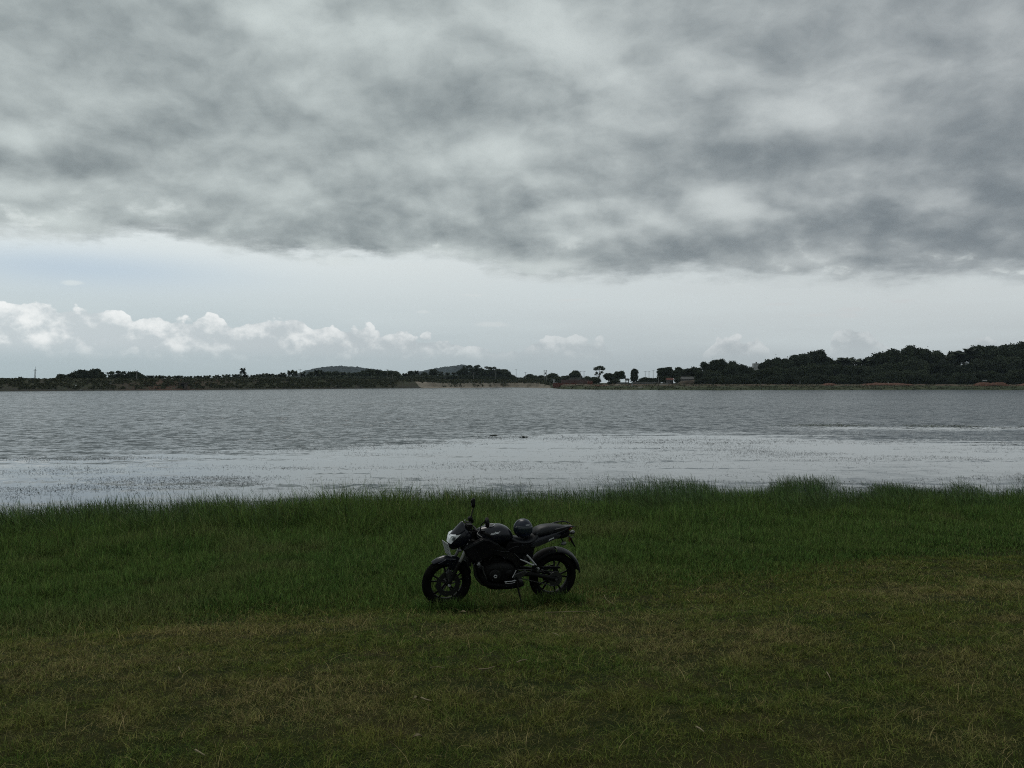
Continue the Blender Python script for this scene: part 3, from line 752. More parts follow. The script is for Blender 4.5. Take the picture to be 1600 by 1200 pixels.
# ------------------------------------------------------------------ poles, mast
poleM = mat('weathered_concrete', (0.17, 0.165, 0.155), 0.8)
steelM = mat('galvanised_steel', (0.12, 0.125, 0.13), 0.5, 0.6)
def place(px, off):
    Y = float(shore_d(px)) + off
    return (PX(px, Y), Y, float(far_z(px, off)) - 0.1), Y
def pole(px, topy, off, label, arms=1, group='power line poles on the far bank'):
    loc, Y = place(px, off); h = PZ(topy, Y) - loc[2]
    t = empty('power_pole', loc, random.uniform(-.4, .4)); tag(t, label, 'pole', group)
    v, f = tube_geo([(0, 0, -0.5), (0, 0, h)], [0.20, 0.12], 8); make_mesh('post', v, f, poleM, t)
    for a in range(arms):
        z = h - 0.35 - a * 0.9
        v, f = tube_geo([(-0.95, 0, z), (0.95, 0, z)], [0.07, 0.07], 6); make_mesh('crossarm', v, f, steelM, t)
        g = [tube_geo([(x, 0, z + .05), (x, 0, z + .3)], [0.07, 0.04], 6) for x in (-.85, 0.0 if a else .4, .85)]
        v, f = join_geo(g); make_mesh('insulators', v, f, poleM, t)
    return t
for px, ty, off, lab, ar in [(213.5, 580.5, 16, 'pale concrete pole in front of the left tree clump', 1), (469, 577, 15, 'pale power pole left of the left hill', 1), (605, 577, 15, 'tall pale power pole between the two hills', 1),
                             (613.5, 585, 15, 'short pale pole just right of the pole between the hills', 1), (695.5, 580.5, 20, 'pale pole in front of the right hill', 1), (740, 582, 20, 'pale pole in front of the feathery clump', 1),
                             (774, 580, 22, 'pale pole at the right side of the feathery clump', 1), (806.5, 577, 60, 'bare power pole against the sky right of the feathery clump', 1), (821, 581.5, 70, 'faint small pole right of the bare power pole', 1),
                             (906.5, 580, 90, 'left of the two thin poles beside the umbrella-shaped tree', 1), (912.5, 580, 90, 'right of the two thin poles beside the umbrella-shaped tree', 1),
                             (1008, 580, 150, 'first thin pole from the left above the gap right of the block-shaped tree', 1), (1014, 580, 150, 'second thin pole above the gap right of the block-shaped tree', 1), (1020.5, 578.5, 150, 'third thin pole above the gap right of the block-shaped tree', 1),
                             (1029, 588, 70, 'pale post at the right end of the grey compound wall', 1)]:
    pole(px, ty, off, lab, ar)
# double pole with a platform (transformer)
loc, Y = place(852, 60); h = PZ(578, Y) - loc[2]
t = empty('transformer_pole', loc); tag(t, 'twin-legged transformer pole above the sand bank', 'pole')
for sx_ in (-.9, .9):
    v, f = tube_geo([(sx_, 0, -.5), (sx_, 0, h)], [.2, .14], 8); make_mesh('post', v, f, poleM, t)
for z in (h - .3, h - 1.5, h - 3.4):
    v, f = tube_geo([(-1.4, 0, z), (1.4, 0, z)], [.1, .1], 6); make_mesh('crossarm', v, f, steelM, t)
v, f = tube_geo([(0, 0, h - 3.3), (0, 0, h - 3.1), (0, 0, h - 2.1), (0, 0, h - 1.9)], [.3, .5, .5, .2], 10); make_mesh('transformer', v, f, steelM, t)
# mast at the left
loc, Y = place(55.5, 30); h = PZ(576.5, Y) - loc[2]
t = empty('radio_mast', loc); tag(t, 'slender lattice radio mast above the left embankment', 'mast')
g = [tube_geo([(x, y, -.5), (x * .4, y * .4, h)], [.10, .07], 5) for x, y in ((-.4, -.3), (.4, -.3), (0, .4))]
for i in range(12):
    z = h * i / 12; z2 = h * (i + 1) / 12; k = 1 - .6 * i / 12; k2 = 1 - .6 * (i + 1) / 12
    g += [tube_geo([(-.4 * k, -.3 * k, z), (.4 * k2, -.3 * k2, z2)], [.05, .05], 4), tube_geo([(.4 * k, -.3 * k, z), (0, .4 * k2, z2)], [.05, .05], 4)]
v, f = join_geo(g); make_mesh('lattice', v, f, steelM, t)
v, f = tube_geo([(0, 0, h - .1), (0, 0, h + 1.2)], [.06, .04], 5); make_mesh('aerial', v, f, steelM, t)
v, f = tube_geo([(-.8, 0, h - .6), (.8, 0, h - .6)], [.07, .07], 5); make_mesh('crossarm', v, f, steelM, t)

# ------------------------------------------------------------------ buildings and walls
def box(x0, x1, y0, y1, z0, z1):
    v = [(x0, y0, z0), (x1, y0, z0), (x1, y1, z0), (x0, y1, z0), (x0, y0, z1), (x1, y0, z1), (x1, y1, z1), (x0, y1, z1)]
    return v, [(0, 3, 2, 1), (4, 5, 6, 7), (0, 1, 5, 4), (1, 2, 6, 5), (2, 3, 7, 6), (3, 0, 4, 7)]
concM = noise_mat('stained_concrete', [(0.05, 0.045, 0.04), (0.12, 0.10, 0.085)], scale=0.6, detail=7)
wallM = noise_mat('grey_render', [(0.08, 0.08, 0.078), (0.15, 0.148, 0.142)], scale=0.35, detail=7)
whiteM = noise_mat('white_paint', [(0.30, 0.31, 0.31), (0.42, 0.43, 0.43)], scale=0.4, detail=6)
brickM = noise_mat('laterite_brick', [(0.075, 0.024, 0.020), (0.12, 0.045, 0.034), (0.10, 0.060, 0.050)], scale=0.5, detail=8, bump=.1)
redM = noise_mat('red_earth', [(0.055, 0.026, 0.018), (0.13, 0.060, 0.040), (0.19, 0.115, 0.085)], scale=1.4, detail=8, bump=.1)
darkM = mat('dark_opening', (0.01, 0.01, 0.01), 0.9)
# sluice tower on the embankment slope
loc, Y = place(288, 4.0); zt = PZ(597.5, Y) - loc[2]
t = empty('sluice_tower', (loc[0], loc[1] - 1.0, 0.0)); tag(t, 'small brown concrete sluice tower standing on the embankment slope at the waterline', 'sluice tower')
v, f = join_geo([box(-1.5, -0.9, -1.2, 1.2, -1.2, zt + 1), box(0.9, 1.5, -1.2, 1.2, -1.2, zt + 1), box(-.9, .9, .9, 1.2, -1.2, zt + 1)]); make_mesh('piers', v, f, concM, t)
v, f = box(-1.9, 1.9, -1.5, 1.5, zt + 1.003, zt + 1.5); make_mesh('deck_slab', v, f, concM, t)
v, f = box(-.88, .88, -.6, -.4, -1.2, zt - .8); make_mesh('gate_panel', v, f, darkM, t)
v, f = join_geo([tube_geo([(0, -.5, zt - .8), (0, -.5, zt + 2.4)], [.06, .06], 6), tube_geo([(-.35, -.5, zt + 2.3), (.35, -.5, zt + 2.3)], [.05, .05], 6)]); make_mesh('gate_spindle', v, f, steelM, t)
# white marker stones
def stone(px, off, s, m, label, cat='stone', name='marker_stone', group=None):
    loc, Y = place(px, off)
    r = np.random.default_rng(int(px * 7)); bm = bmesh.new(); bmesh.ops.create_icosphere(bm, subdivisions=2, radius=1)
    for v_ in bm.verts:
        n_ = 1 + 0.25 * (mnoise.noise(v_.co * 1.7 + Vector((px, 0, 0))))
        v_.co = Vector((v_.co.x * s[0], v_.co.y * s[1], max(v_.co.z, -.5) * s[2])) * n_
    me = bpy.data.meshes.new(name); bm.to_mesh(me); bm.free(); me.materials.append(m)
    o = bpy.data.objects.new(name, me); C.objects.link(o); o.location = (loc[0], loc[1], loc[2] + s[2] * .4)
    return tag(o, label, cat, group)
stone(118.5, 5, (.45, .4, .5), whiteM, 'white marker stone on the left embankment slope')
stone(126, 0.5, (1.1, .5, .3), wallM, 'flat pale boulder at the waterline below the white marker stone')
stone(84, 1, (.6, .5, .5), wallM, 'pale boulder at the waterline near the left end', )
stone(173, 8, (.6, .5, .45), wallM, 'small grey stone near the crest below the left tree clump')
stone(258, 17, (1.0, .6, .7), whiteM, 'pale stone block on the embankment crest left of the sluice tower')
stone(269, 17, (.8, .5, .5), whiteM, 'smaller pale stone on the crest just right of the pale block')
stone(303, 1, (.5, .4, .4), whiteM, 'white stone at the waterline right of the sluice tower')
stone(504, .5, (.6, .5, .35), whiteM, 'white stone at the waterline below the left hill')
stone(520, 1, (.5, .5, .4), wallM, 'grey stone at the waterline just right of the white one below the left hill')
# brick ruin and walls, middle
def rough_wall(name, px0, px1, off, y_bot, y_top, m, label, cat, n=40, thick=1.2, jag=.25):
    Y = float(shore_d((px0 + px1) / 2)) + off
    z0 = PZ(y_bot, Y) - 0.6; z1 = PZ(y_top, Y); xs = np.linspace(PX(px0, Y), PX(px1, Y), n)
    r = np.random.default_rng(int(px0)); tops = z1 + (np.round(r.normal(0, jag, n) * 4) / 4)
    tops[0] -= .4; tops[-1] -= .5
    v = []; f = []
    for i, x in enumerate(xs): v += [(x, Y, z0), (x, Y, tops[i]), (x, Y + thick, tops[i]), (x, Y + thick, z0)]
    for i in range(n - 1):
        a = i * 4; b_ = a + 4
        f += [(a, b_, b_ + 1, a + 1), (a + 1, b_ + 1, b_ + 2, a + 2), (a + 2, b_ + 2, b_ + 3, a + 3)]
    f += [(0, 1, 2, 3), ((n - 1) * 4 + 3, (n - 1) * 4 + 2, (n - 1) * 4 + 1, (n - 1) * 4)]
    return tag(make_mesh(name, v, f, m), label, cat)
rough_wall('ruined_wall', 864, 902, 48, 604, 598.3, brickM, 'low dark red wall of broken laterite brick, left of the village', 'wall', jag=.12, n=80)
rough_wall('brick_wall', 877, 921, 62, 600, 593.2, noise_mat('dusty_brick', [(0.07, 0.045, 0.042), (0.12, 0.085, 0.078)], scale=.6), 'long dusty pink brick wall behind the low red ruin', 'wall', jag=.12)
rough_wall('brick_stack', 918, 926, 57, 600, 595.5, brickM, 'stack of dark red bricks at the right end of the dusty wall', 'bricks', n=10, thick=3)
rough_wall('compound_wall', 963, 985, 62, 601.5, 597.3, wallM, 'left half of the long grey compound wall, behind the small shrub', 'wall', n=8, jag=.04, thick=.4)
rough_wall('compound_wall', 986, 1030, 62, 600.5, 596.8, wallM, 'right half of the long grey compound wall, beside the pale post', 'wall', n=10, jag=.04, thick=.4)
rough_wall('compound_wall', 1030, 1046, 50, 601, 599.7, whiteM, 'short low whitewashed wall right of the grey compound wall', 'wall', n=6, jag=.03, thick=.4)
def house(px, off, w, dp, y_top, label, m, roof='gable', win=2, cat='house'):
    loc, Y = place(px, off); h = PZ(y_top, Y) - loc[2]; hw = w / 2
    t = empty('house', loc, 0.0); tag(t, label, cat)
    wh = h * (.68 if roof == 'gable' else .92)
    v, f = box(-hw, hw, 0, dp, -.5, wh); make_mesh('wall', v, f, m, t)
    for i in range(win):
        x = -hw + w * (i + .8) / (win + .6)
        v, f = box(x - .35, x + .35, -.06, .1, wh * .42, wh * .75); wdo = make_mesh('window', v, f, darkM, t)
    v, f = box(-.45 + hw * .6, .45 + hw * .6, -.05, .1, 0, wh * .72); make_mesh('door', v, f, darkM, t)
    if roof == 'gable':
        e = .4; v = [(-hw - e, -e, wh), (hw + e, -e, wh), (hw + e, dp + e, wh), (-hw - e, dp + e, wh), (-hw - e, dp / 2, h), (hw + e, dp / 2, h)]
        make_mesh('roof', v, [(0, 1, 5, 4), (2, 3, 4, 5), (0, 4, 3), (1, 2, 5), (0, 3, 2, 1)], brickM if win == 1 else wallM, t)
    else:
        v, f = box(-hw - .2, hw + .2, -.2, dp + .2, wh + .002, h); make_mesh('roof', v, f, m, t)
    return t
house(1047.5, 74, 3.4, 4, 590.5, 'small pale hut with a light roof beside the earth heap', wallM, 'gable', 1, 'hut')
house(1075, 78, 6.5, 5, 588.5, 'half-hidden grey house under the dark trees, right of the earth heap', wallM, 'gable', 2)
house(870, 66, 5.0, 4, 592.8, 'white hut above the left end of the red wall', whiteM, 'flat', 2, 'hut')
house(900, 100, 9.0, 5, 590.2, 'low flat-roofed grey house behind the dusty brick wall', wallM, 'flat', 3)
t = house(1193, 165, 14, 9, 572.5, 'tall white house showing over the trees in the gap of the right-hand wood', whiteM, 'flat', 4)
h = PZ(572.5, float(shore_d(1193)) + 165) - t.location.z
v, f = box(-6.4, -2.6, 1, 5, h + .003, h + 2.2); make_mesh('stair_tower', v, f, whiteM, t)
v, f = tube_geo([(-4.2, 3, h + 2.2), (-4.2, 3, h + 3.2)], [.5, .5], 10); make_mesh('water_tank', v, f, concM, t)
# raised concrete water tank
loc, Y = place(980, 66); h = PZ(591.2, Y) - loc[2]
t = empty('water_tank', loc); tag(t, 'raised grey concrete water tank on legs behind the compound wall', 'water tank')
g = [tube_geo([(x, y, -.4), (x, y, h * .62)], [.14, .14], 6) for x in (-.8, .8) for y in (-.8, .8)]
v, f = join_geo(g); make_mesh('legs', v, f, concM, t)
v, f = tube_geo([(0, 0, h * .62), (0, 0, h * .66), (0, 0, h * .95), (0, 0, h)], [.9, 1.35, 1.35, .5], 16); make_mesh('tank', v, f, wallM, t, smooth=True)
# post, slab
loc, Y = place(987.5, 20); v, f = tube_geo([(0, 0, -.3), (0, 0, 1.75)], [.24, .2], 8); o = make_mesh('marker_post', v, f, whiteM); o.location = loc; tag(o, 'short white post on the green shore below the compound wall', 'post')
stone(1001, 14, (1.3, .5, .22), whiteM, 'flat white slab lying on the shore right of the white post', 'slab', 'stone_slab')
stone(993, 15, (.5, .4, .3), wallM, 'small grey stone between the white post and the white slab')
stone(1028, 10, (.5, .4, .5), darkM, 'small dark stone on the shore below the pale post')
# heaps
def heap(px0, px1, off, y_top, m, label, cat='earth heap', n=60, name='earth_heap', depth=4.0, jag=.35):
    Y = float(shore_d((px0 + px1) / 2)) + off; zb = float(far_z((px0 + px1) / 2, off)) - .3
    xs = np.linspace(PX(px0, Y), PX(px1, Y), n); ds = np.linspace(-1, 1, 13); H = PZ(y_top, Y) - zb
    Xh, Dh = np.meshgrid(xs, ds, indexing='ij'); u = np.linspace(-1, 1, n)[:, None]
    z = zb + H * np.clip(1 - np.abs(u) ** 2.5, 0, 1) ** .6 * np.clip(1 - Dh ** 2, 0, 1) ** .7 * (0.55 + 0.75 * fbm(Xh * .45 + px0, Dh * 1.5, 4)) + (np.random.default_rng(int(px0)).random(Xh.shape) - .5) * jag
    idx = np.arange(Xh.size).reshape(Xh.shape); q = np.stack([idx[:-1, :-1], idx[1:, :-1], idx[1:, 1:], idx[:-1, 1:]], -1).reshape(-1, 4)
    o = np_mesh(name, np.stack([Xh, Y + Dh * depth, z], -1).reshape(-1, 3), q.ravel(), np.full(len(q), 4), m)
    return tag(o, label, cat)
brownM = noise_mat('brown_earth', [(0.045, 0.036, 0.026), (0.085, 0.066, 0.048)], scale=.5, bump=.1)
heap(1058, 1104, 66, 593.5, brownM, 'long brown earth heap below the village trees')
heap(1286, 1306, 40, 598.8, redM, 'small low heap of reddish rubble left of the long red one', 'rubble heap', name='rubble_heap')
heap(1344, 1425, 40, 598.2, redM, 'long low heap of red earth in front of the right-hand wood', n=110)
heap(1524, 1548, 32, 597.4, redM, 'left part of the reddish boulder pile, under the white board', 'rubble heap', name='rubble_heap', jag=.7)
heap(1545, 1572, 32, 597.0, redM, 'right part of the reddish boulder pile near the right edge', 'rubble heap', name='rubble_heap', jag=.7)
heap(1590, 1640, 38, 598.6, redM, 'low strip of red earth at the right edge of the picture')
heap(925, 950, 34, 601.6, redM, 'narrow strip of red earth on the green shore left of the dark shrub')
heap(960, 972, 40, 600.6, sand_m, 'small pale sand heap at the left end of the grey compound wall', 'sand heap', name='sand_heap')
for i, (px, sz) in enumerate([(1294, .5), (1300, .7), (1354, .6), (1371, .5), (1392, .7), (1408, .5)]):
    stone(px, 34, (sz, sz * .8, sz * .8), redM, '%s reddish rock from the left along the red earth heaps' % ORD[i], 'rock', 'rock', 'rocks along the red earth')
for i, (px, sz) in enumerate([(1534, .9), (1547, 1.0), (1553, 1.2), (1558, .9)]):
    stone(px, 26, (sz, sz * .8, sz * .85), redM, '%s red boulder from the left in the pile below the white board' % ORD[i], 'boulder', 'boulder', 'boulders in the red pile')
# white board on two posts
loc, Y = place(1538.5, 34); h = PZ(593.6, Y) - loc[2]
t = empty('board_on_posts', loc, .1); tag(t, 'white board on thin posts above the red boulder pile', 'board')
v, f = box(-1.3, 1.3, -.06, .06, h - .55, h); make_mesh('board', v, f, whiteM, t)
for x in (-1.0, .9):
    v, f = tube_geo([(x, .13, -.3), (x, .13, h - .1)], [.07, .07], 6); make_mesh('post', v, f, steelM, t)
loc, Y = place(1387.5, 46); v, f = tube_geo([(0, 0, -.3), (0, 0, .9), (0, 0, 1.5)], [.22, .26, .12], 8); o = make_mesh('marker_post', v, f, whiteM); o.location = loc; tag(o, 'small white post behind the long heap of red earth', 'post')
loc, Y = place(1250, 50); v, f = tube_geo([(0, 0, -.3), (0, 0, 1.6)], [.2, .16], 8); o = make_mesh('marker_post', v, f, poleM); o.location = loc; tag(o, 'short grey post at the foot of the peaked tree clump', 'post')
# ------------------------------------------------------------------ grass
def grass_mat(name, cols, dry, trans=0.35):
    m = mat(name, cols[0], 0.75, spec=0.06); nt = m.node_tree; b = nt.nodes['Principled BSDF']
    rn_ = nt.nodes.new('ShaderNodeAttribute'); rn_.attribute_name = 'tone'
    hn = nt.nodes.new('ShaderNodeAttribute'); hn.attribute_name = 'along'
    dn = nt.nodes.new('ShaderNodeAttribute'); dn.attribute_name = 'dry'
    t, a, d_ = (V(nt, n.outputs['Fac']) for n in (rn_, hn, dn))
    ge = nt.nodes.new('ShaderNodeNewGeometry')
    p1 = tex(nt, ge.outputs['Position'], 0.35, 4, 0.6); p2 = tex(nt, ge.outputs['Position'], 2.6, 5, 0.75)
    hue = (t * 0.75 + (p1 - 0.5) * 1.5 + (p2 - 0.5) * 1.9 + 0.12).clip()
    c = mix(nt, hue, cols[0], cols[1])
    c = mix(nt, a * 0.55, c, cols[2])
    dry_f = (d_ + (t - 0.82).clip() * 2.5).clip()
    c = mix(nt, dry_f, c, dry)
    br = nt.nodes.new('ShaderNodeVectorMath'); br.operation = 'SCALE'; nt.links.new(c, br.inputs[0])
    p3 = tex(nt, ge.outputs['Position'], 9.0, 3, 0.7)
    nt.links.new((0.28 + (t * 7.31)._m('FRACT').pow(1.6) * 1.35 + (p3 - 0.5) * 1.5).max(0.12).k, br.inputs['Scale']); c = br.outputs[0]
    nt.links.new(c, b.inputs['Base Color'])
    tr = nt.nodes.new('ShaderNodeBsdfTranslucent'); nt.links.new(c, tr.inputs['Color'])
    mx = nt.nodes.new('ShaderNodeMixShader'); mx.inputs[0].default_value = trans
    nt.links.new(b.outputs[0], mx.inputs[1]); nt.links.new(tr.outputs[0], mx.inputs[2])
    nt.links.new(mx.outputs[0], nt.nodes['Material Output'].inputs['Surface'])
    return m

def blades(name, x, y, h, w, lean, nseg, material, dry=None, curl=1.0, z=None, head=None, az_bias=None):
    """curved tapering blades standing on the ground, all in one mesh"""
    n = len(x); z0 = ground_z(x, y) - 0.01 if z is None else z
    az_ = rng.uniform(0, 2 * PI, n) if az_bias is None else az_bias
    dx, dy = np.cos(az_), np.sin(az_)
    fa = rng.uniform(0, PI, n); sx_, sy_ = np.cos(fa), np.sin(fa)        # which way the blade is flat
    rows = []; al = []
    for k in range(nseg + 1):
        u = k / nseg
        off = lean * h * (u ** (1 + curl)); zz = z0 + h * u * (1 - 0.35 * np.clip(lean, 0, 1.6) * u)
        px_ = x + dx * off; py_ = y + dy * off
        ww = w * (1 - u ** 1.6) * 0.5
        if head is not None: ww = np.where(head, w * (0.25 + 1.1 * (u > 0.66) * (1 - abs(u - .85) * 4)), ww) if k < nseg else ww
        if k < nseg:
            rows.append(np.stack([px_ - sx_ * ww, py_ - sy_ * ww, zz], -1)); rows.append(np.stack([px_ + sx_ * ww, py_ + sy_ * ww, zz], -1)); al += [u, u]
        else: rows.append(np.stack([px_, py_, zz], -1)); al.append(1.0)
    co = np.stack(rows, 1); nv = co.shape[1]
    base = (np.arange(n) * nv)[:, None]
    lp = []; sz = []
    for k in range(nseg - 1): lp.append([2 * k, 2 * k + 1, 2 * k + 3, 2 * k + 2]); sz.append(4)
    lp.append([2 * nseg - 2, 2 * nseg - 1, 2 * nseg]); sz.append(3)
    loops = (base + np.array(sum(lp, []))[None, :]).ravel(); sizes = np.tile(sz, n)
    tone = np.repeat(rng.random(n), nv); dr = np.repeat(np.zeros(n) if dry is None else dry, nv)
    return np_mesh(name, co.reshape(-1, 3), loops, sizes, material, {'tone': tone, 'along': np.tile(al, n), 'dry': dr})

def scatter(y0, y1, dens, mx=1.2, xk=0.69):
    """points over the visible wedge of meadow between depths y0 and y1, density a function of depth"""
    out = []; step = 0.5
    for yy in np.arange(y0, y1, step):
        hw = xk * (yy + step) + mx; d_ = dens(yy) if callable(dens) else dens
        k = int(d_ * 2 * hw * step)
        out.append(np.stack([rng.uniform(-hw, hw, k), rng.uniform(yy, yy + step, k)], -1))
    return np.concatenate(out).T

lawnM = grass_mat('lawn_grass', [(0.066, 0.165, 0.026), (0.185, 0.175, 0.038), (0.215, 0.250, 0.065)], (0.38, 0.30, 0.14), trans=0.4)
tallM = grass_mat('tall_grass', [(0.044, 0.125, 0.028), (0.110, 0.155, 0.034), (0.170, 0.265, 0.070)], (0.24, 0.22, 0.10), trans=0.45)
reedM = grass_mat('shore_grass', [(0.060, 0.140, 0.040), (0.115, 0.165, 0.055), (0.100, 0.150, 0.060)], (0.18, 0.16, 0.10), trans=0.4)
def tallness(x, y):
    """0 on the grazed lawn, 1 in the long grass towards the water"""
    t = shore_y(x) - y
    lim = 11.6 - 0.9 * sstep(x, -3, 9) * 2.2 + (fbm(x * 0.5, y * 0.5, 3) - 0.5) * 2.4 + 1.0 * sstep(-x, 2, 8)
    return sstep(lim - t, -0.6, 3.2)
# grazed lawn
x, y = scatter(2.4, 12.5, lambda yy: 10000 if yy < 4.5 else (7000 if yy < 7 else 4200))
T = tallness(x, y); tuft = fbm(x * 7.0, y * 7.0, 3); keep = (rng.random(len(x)) > T * 0.75) & (rng.random(len(x)) < 0.55 + 1.6 * np.clip(tuft - 0.36, 0, 1) * 2.2); x, y, T = x[keep], y[keep], T[keep]
cl = 0.45 * fbm(x * 2.2, y * 2.2, 3) + 0.75 * np.clip((fbm(x * 7.0, y * 7.0, 3) - .35) * 2, 0, 1)
h = (0.026 + 0.046 * rng.random(len(x)) ** 1.6) * (0.55 + 0.9 * cl) + T * 0.05
brown = np.clip((fbm(x * 0.9 + 40, y * 0.9, 6, 0.75) - 0.45) * 3.0, 0, 0.6) * (1 - T)
dry = np.clip(brown * rng.random(len(x)) * 1.6 + (rng.random(len(x)) < 0.035) * 0.8, 0, 0.9)
w = (0.0026 + 0.0024 * rng.random(len(x))) * np.clip(y / 5.0, 0.8, 2.0)
o = blades('lawn', x, y, h, w, rng.uniform(0.3, 1.7, len(x)), 2, lawnM, dry)
tag(o, 'short grazed grass, brownish green, over the near meadow', 'grass', kind='stuff')
# taller grass
x, y = scatter(8.0, 25.5, lambda yy: 3200 if yy < 11 else (2500 if yy < 15 else 1700), mx=1.5)
T = tallness(x, y); t = shore_y(x) - y
dens = T * np.clip((t + 0.7) / 2.6, 0.0, 1) * np.where(t < 2.5, np.clip((fbm(x * 1.3 + 2, y * 0.8, 3) - 0.30) * 4.5, 0.12, 1), 1)
keep = (rng.random(len(x)) < dens + 0.02 * (t > 0)); x, y, T, t = x[keep], y[keep], T[keep], t[keep]
cl = fbm(x * 0.9, y * 0.9, 4)
cl2 = fbm(x * 2.6 + 11, y * 2.6, 3)
h = 0.07 + T * (0.12 + 0.44 * sstep(8.5 - t, 0, 9.0)) * (0.10 + 0.9 * cl + 1.1 * cl2) * rng.uniform(0.5, 1.25, len(x))
rise = np.exp(-((x + 4.2) / 2.6) ** 2) * sstep(4.0 - t, 0, 3.0)
h = h * (1 + 0.55 * rise) * (1 - 0.28 * sstep(x, 3, 9))
dry = (rng.random(len(x)) < 0.05) * 0.7 + np.clip((fbm(x * 0.5 + 9, y * 0.5, 3) - 0.6) * 2, 0, .3)
o = blades('tall_grass', x, y, h, (0.006 + 0.006 * rng.random(len(x))) * np.clip(y / 11, 0.8, 1.8), rng.uniform(0.12, 1.05, len(x)) ** 1.2, 3, tallM, dry)
tag(o, 'long dark green grass growing from behind the motorcycle down to the water', 'grass', kind='stuff')
# tufts that stand up around the wheels and the stand
wx_, wy_ = [], []
for cx_, cy_, rx_, ry_, n_ in [(-.79, 9.38, .34, .16, 520), (.50, 9.84, .34, .16, 480), (-.79, 9.24, .42, .10, 480), (.50, 9.68, .42, .10, 480), (-.12, 9.45, .5, .2, 320)]:
    a_ = rng.uniform(0, 2 * PI, n_); r2 = np.sqrt(rng.random(n_)); wx_.append(cx_ + np.cos(a_) * r2 * rx_); wy_.append(cy_ + np.sin(a_) * r2 * ry_)
x, y = np.concatenate(wx_), np.concatenate(wy_)
o = blades('grass_tufts', x, y, rng.uniform(0.07, 0.22, len(x)), rng.uniform(.005, .008, len(x)), rng.uniform(.1, 1.0, len(x)), 3, tallM)
tag(o, 'longer grass standing up around the wheels of the motorcycle', 'grass', kind='stuff')
# stray long blades and dry stalks over the lawn
x, y = scatter(2.6, 12.0, 40); h = rng.uniform(0.07, 0.17, len(x))
o = blades('dry_stalks', x, y, h, rng.uniform(.0025, .004, len(x)) * np.clip(y / 5, 1, 2), rng.uniform(.5, 2.0, len(x)), 4, lawnM, rng.uniform(.5, 1, len(x)))
tag(o, 'thin dry stalks scattered through the short grass', 'grass', kind='stuff')
# thin stems with seed heads at the water's edge, standing in the shallows
x, y = scatter(15.0, 29.0, lambda yy: 1500, mx=2.0)
t = shore_y(x) - y
cl = fbm(x * 0.8 + 5, y * 0.5, 3)
pr = np.where(t > 0, 0.55, np.exp(t / 1.3)) * sstep(-t, -3.6, -1.4) * np.clip((cl - 0.36) * 4.5, 0.10, 1)
pr = np.maximum(pr, np.exp(-((t + 4.2) / 2.0) ** 2) * 0.55 * np.clip((cl - 0.52) * 6, 0, 1) * sstep(x, 2, 8))
keep = rng.random(len(x)) < pr; x, y, t = x[keep], y[keep], t[keep]
h = rng.uniform(0.35, 1.0, len(x)) * np.where(t < -1.5, 0.62, 1.0) * (1 - 0.22 * sstep(x, 3, 9))
zb = np.where(t < 0, -0.05, ground_z(x, y))
o = blades('waterside_stems', x, y, h, rng.uniform(0.004, 0.008, len(x)), rng.uniform(0.05, 0.85, len(x)), 4, reedM, curl=0.7, z=zb, head=rng.random(len(x)) < 0.5, az_bias=rng.normal(2.9, 1.0, len(x)))
tag(o, 'thin dark grass stems with seed heads standing in the shallows along the shore', 'reeds', kind='stuff')

# ------------------------------------------------------------------ floating weed on the shallows
weedM = noise_mat('water_weed', [(0.022, 0.026, 0.018), (0.045, 0.050, 0.030)], scale=1.2, rough=0.5)
greenweedM = noise_mat('green_weed', [(0.05, 0.07, 0.025), (0.10, 0.13, 0.05)], scale=0.8, rough=0.6)
def weeds(name, label, x, y, L, hgt, material, bias=0.0):
    """short curled leaves and sprigs lying on and just above the surface"""
    n = len(x); a = rng.normal(bias, 0.8, n); dx, dy = np.cos(a), np.sin(a) * 1.0
    wv_ = L * rng.uniform(0.10, 0.28, n); z1 = 0.004 + hgt * 0.5 * rng.random(n) ** 4; z0 = np.full(n, 0.002)
    c = np.stack([x, y], -1)
    d2 = np.stack([dx, dy], -1) * L[:, None] * 0.5; s2 = np.stack([-dy, dx], -1) * wv_[:, None] * 0.5
    v0 = np.concatenate([c - d2 - s2 * .3, z0[:, None]], 1); v1 = np.concatenate([c - s2, (z0 + z1 * .7)[:, None]], 1)
    v2 = np.concatenate([c + d2, z1[:, None]], 1); v3 = np.concatenate([c + s2, (z0 + z1 * .5)[:, None]], 1)
    co = np.stack([v0, v1, v2, v3], 1).reshape(-1, 3)
    o = np_mesh(name, co, np.arange(n * 4), np.full(n, 4), material)
    return tag(o, label, 'water weed', kind='stuff')
def scat2(y0, y1, n, xk=0.72):
    yy = np.sqrt(rng.uniform(y0 ** 2, y1 ** 2, n)); return rng.uniform(-1, 1, n) * xk * yy, yy
x, y = scat2(18, 54, 900000)
f1 = fbm(x * 0.16 + 3, y * 0.5 + 8, 5, 0.6); f2 = fbm(x * 0.05 + 20, y * 0.12, 3)
e_ = np.interp(x, [a for a, _ in edge_pts], [b_ for _, b_ in edge_pts]) + 1.0
pr = np.clip((f1 - 0.46) * 5.0, 0, 1) ** 1.3 * (0.22 + 0.9 * np.clip((f2 - 0.35) * 3, 0, 1)) + 0.014
pr = pr * (1 - 0.75 * sstep(y, 30, 46)) * (y < e_) * (shore_y(x) < y + 1)
pr = pr + 0.10 * np.exp(-((shore_y(x) + 3 - y) / 2.5) ** 2) * np.clip((f1 - .45) * 4, 0, 1)
k = rng.random(len(x)) < pr; x, y = x[k], y[k]
weeds('floating_weed', 'scattered dark sprigs of weed floating on the pale shallow water', x, y, rng.uniform(0.02, 0.085, len(x)) * (1 + 1.2 * (rng.random(len(x)) < .08)), 0.09, weedM)
